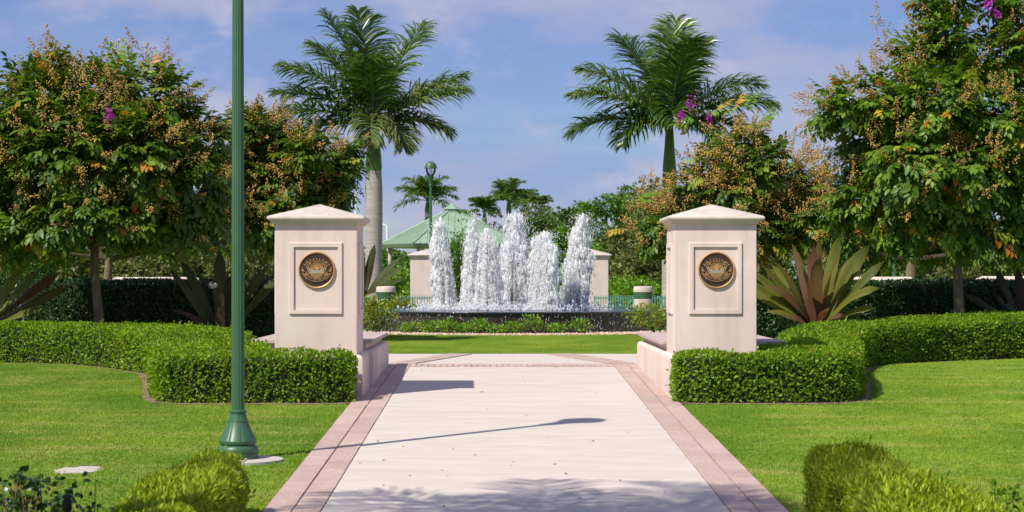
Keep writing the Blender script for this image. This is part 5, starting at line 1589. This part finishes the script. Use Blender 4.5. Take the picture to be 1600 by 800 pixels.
for i, (px, py, lab) in enumerate(((1506, 765, 'sparse twiggy shrub at the outer corner of the lily side feathery hedge'), (1560, 772, 'sparse twiggy shrub a step beyond the lily side feathery hedge'), (1592, 768, 'leafy twiggy shrub farthest from the lily side feathery hedge'))):
    Y = 12.4
    c_ = at(px, py, Y)
    twiggy(c_.x, Y, c_.z - g(Y), (4, 4, 5)[i], lab, 40 + i, w=0.13, yellow=True)
c_ = at(105, 772, 12.0)
r = thing('path_light', (c_.x, 12.0, g(12)), 'small black path light among the dark twiggy shrubs', 'path light')
b = MB(); b.lathe([(0.02, -0.05), (0.02, c_.z - g(12) - 0.1)], 12, (c_.x, 12.0, g(12))); build('stake', b, M['black'], r, smooth=True)
hz = c_.z - g(12)
b = MB(); b.lathe([(0.026, hz - 0.11), (0.03, hz - 0.10), (0.03, hz - 0.04), (0.024, hz - 0.035), (0.024, hz - 0.028), (0.033, hz - 0.024), (0.033, hz - 0.012), (0.02, hz), (0.0, hz)], 20, (c_.x, 12.0, g(12))); build('lamp_head', b, M['black'], r, smooth=True)

# fallen leaves on the walk
lm_ = bpy.data.meshes.new('fallen_leaf')
lm_.from_pydata([tuple(v * np.array([1, 1, 2.2])) for v in LEAF4], [], [tuple(f) for f in LEAF4F]); lm_.materials.append(M['fallen'])
spots = [(644, 586), (878, 600), (750, 614), (657, 578), (817, 591), (629, 698), (710, 703), (800, 723), (797, 729), (688, 736), (700, 746), (924, 690), (870, 727), (818, 760), (763, 784), (693, 791), (902, 779), (640, 745), (603, 720), (560, 725), (980, 678), (1010, 640), (930, 615), (870, 575), (590, 690), (540, 735), (858, 685), (740, 712), (885, 741), (968, 752), (1040, 770), (600, 760), (560, 768), (820, 650), (760, 640)]
for i, (px, py) in enumerate(spots):
    x, y = gnd(px, py)
    o = bpy.data.objects.new('fallen_leaf', lm_)
    o.location = (x, y, g(y) + 0.012)
    s = random.uniform(0.022, 0.06)
    o.scale = (s, s, s)
    o.rotation_euler = (random.uniform(-0.2, 0.2), random.uniform(-0.2, 0.2), random.uniform(0, 6.28))
    link(o); tag(o, 'tiny dry brown leaf fallen on the pale walk', 'leaf', 'fallen leaves on the walk')

# ------------------------------------------------------------------ mown grass
def grass_region():
    cs = 0.125
    HLb, HRb = inset(HL if area2(HL) > 0 else HL[::-1], -0.10), inset(HR if area2(HR) > 0 else HR[::-1], -0.10)
    xs_ = np.arange(-12, 13, cs); out = []
    def cells(y0, y1, cond):
        ys_ = np.arange(y0, y1, cs)
        X, Yy = np.meshgrid(xs_, ys_)
        C = np.column_stack([X.ravel() + cs / 2, Yy.ravel() + cs / 2])
        m = cond(C)
        lim = 0.30 * C[:, 1]
        m &= (C[:, 0] > -lim) & (C[:, 0] < lim + 0.3)
        return C[m]
    a = cells(13.0, 36.0, lambda C: ((C[:, 0] < PL - BO - cs / 2 - 0.0) | (C[:, 0] > PR + BO + cs / 2 + 0.0)) & ~in_poly(C, HLb) & ~in_poly(C, HRb) & ~((C[:, 1] > 30.7)) & ~((C[:, 0] > -3.8) & (C[:, 0] < 4.2) & (C[:, 1] > 24.9)) & (np.hypot(C[:, 0] - LX - 0.09, C[:, 1] - LY + 0.02) > 0.40) & (np.hypot((C[:, 0] - gnd(124, 733)[0]) / 0.24, (C[:, 1] - gnd(124, 733)[1]) / 0.34) > 0.92))
    a2 = cells(30.7, 34.5, lambda C: ~in_poly(C, HLb) & ~in_poly(C, HRb) & (np.abs(C[:, 0]) > 5.4))
    b_ = cells(35.55, 47.2, lambda C: (np.abs(C[:, 0] - FX) < 4.2) & (np.hypot(C[:, 0] - FX, C[:, 1] - FYc) > FR + 1.4))
    return np.concatenate([a, a2, b_]), cs
C, cs = grass_region()
# finer strips along the edges of the walk so that the turf meets the pavers
E = []
for y in np.arange(13.0, 24.2, 0.125):
    E.append((PL - BO - 0.0625 - 0.008, y + 0.0625)); E.append((PR + BO + 0.0625 + 0.008, y + 0.0625))
C = np.concatenate([C, np.array(E)])
n = len(C)
q = np.array([[-1, -1], [1, -1], [1, 1], [-1, 1]]) * cs / 2
V = (C[:, None, :] + q[None]).reshape(-1, 2)
Vz = np.where(V[:, 1] < Y0, SLOPE * (V[:, 1] - Y0), 0) - 0.008
ob_g = build_np('mown_grass', np.column_stack([V, Vz]), np.arange(4 * n).reshape(-1, 4), M['turf'])
stuff(ob_g); ob_g['label'] = 'short mown green grass of the lawns'; ob_g['category'] = 'grass'
tv, tf = [], []
r_ = random.Random(5)
for k in range(11):
    a = r_.uniform(0, 2 * PI); d0 = r_.uniform(0, 0.026)
    bx_, by_ = d0 * math.cos(a), d0 * math.sin(a)
    h_ = r_.uniform(0.012, 0.024); ta = r_.uniform(0, 2 * PI); w_ = 0.0022
    l_ = r_.uniform(0.003, 0.011)
    o_ = len(tv)
    tv += [(bx_ + w_ * math.cos(ta), by_ + w_ * math.sin(ta), 0), (bx_ - w_ * math.cos(ta), by_ - w_ * math.sin(ta), 0), (bx_ + l_ * math.sin(ta), by_ - l_ * math.cos(ta), h_)]
    tf.append((o_, o_ + 1, o_ + 2))
tm = bpy.data.meshes.new('grass_tuft'); tm.from_pydata(tv, [], tf); tm.materials.append(M['blade'])
tuft = bpy.data.objects.new('grass_tuft', tm)
ng = bpy.data.node_groups.new('grass_scatter', 'GeometryNodeTree')
ng.interface.new_socket('Geometry', in_out='INPUT', socket_type='NodeSocketGeometry')
ng.interface.new_socket('Geometry', in_out='OUTPUT', socket_type='NodeSocketGeometry')
gi, go = ng.nodes.new('NodeGroupInput'), ng.nodes.new('NodeGroupOutput')
dp = ng.nodes.new('GeometryNodeDistributePointsOnFaces'); dp.inputs['Density'].default_value = 1000
oi = ng.nodes.new('GeometryNodeObjectInfo'); oi.inputs['Object'].default_value = tuft
ip_ = ng.nodes.new('GeometryNodeInstanceOnPoints')
rv = ng.nodes.new('FunctionNodeRandomValue'); rv.data_type = 'FLOAT_VECTOR'; rv.inputs[0].default_value = (-0.15, -0.15, 0); rv.inputs[1].default_value = (0.15, 0.15, 6.283)
rs_ = ng.nodes.new('FunctionNodeRandomValue'); rs_.data_type = 'FLOAT'; rs_.inputs[2].default_value = 0.75; rs_.inputs[3].default_value = 1.35
jg = ng.nodes.new('GeometryNodeJoinGeometry')
L = ng.links.new
L(gi.outputs[0], dp.inputs['Mesh']); L(dp.outputs['Points'], ip_.inputs['Points']); L(oi.outputs['Geometry'], ip_.inputs['Instance'])
L(rv.outputs[0], ip_.inputs['Rotation']); L(rs_.outputs[1], ip_.inputs['Scale'])
L(gi.outputs[0], jg.inputs[0]); L(ip_.outputs[0], jg.inputs[0]); L(jg.outputs[0], go.inputs[0])
md = ob_g.modifiers.new('scatter', 'NODES'); md.node_group = ng
print('TRIS', sum(sum(len(p.vertices) - 2 for p in m.polygons) for m in bpy.data.meshes if len(m.polygons) < 2000) + sum(len(m.polygons) for m in bpy.data.meshes if len(m.polygons) >= 2000))
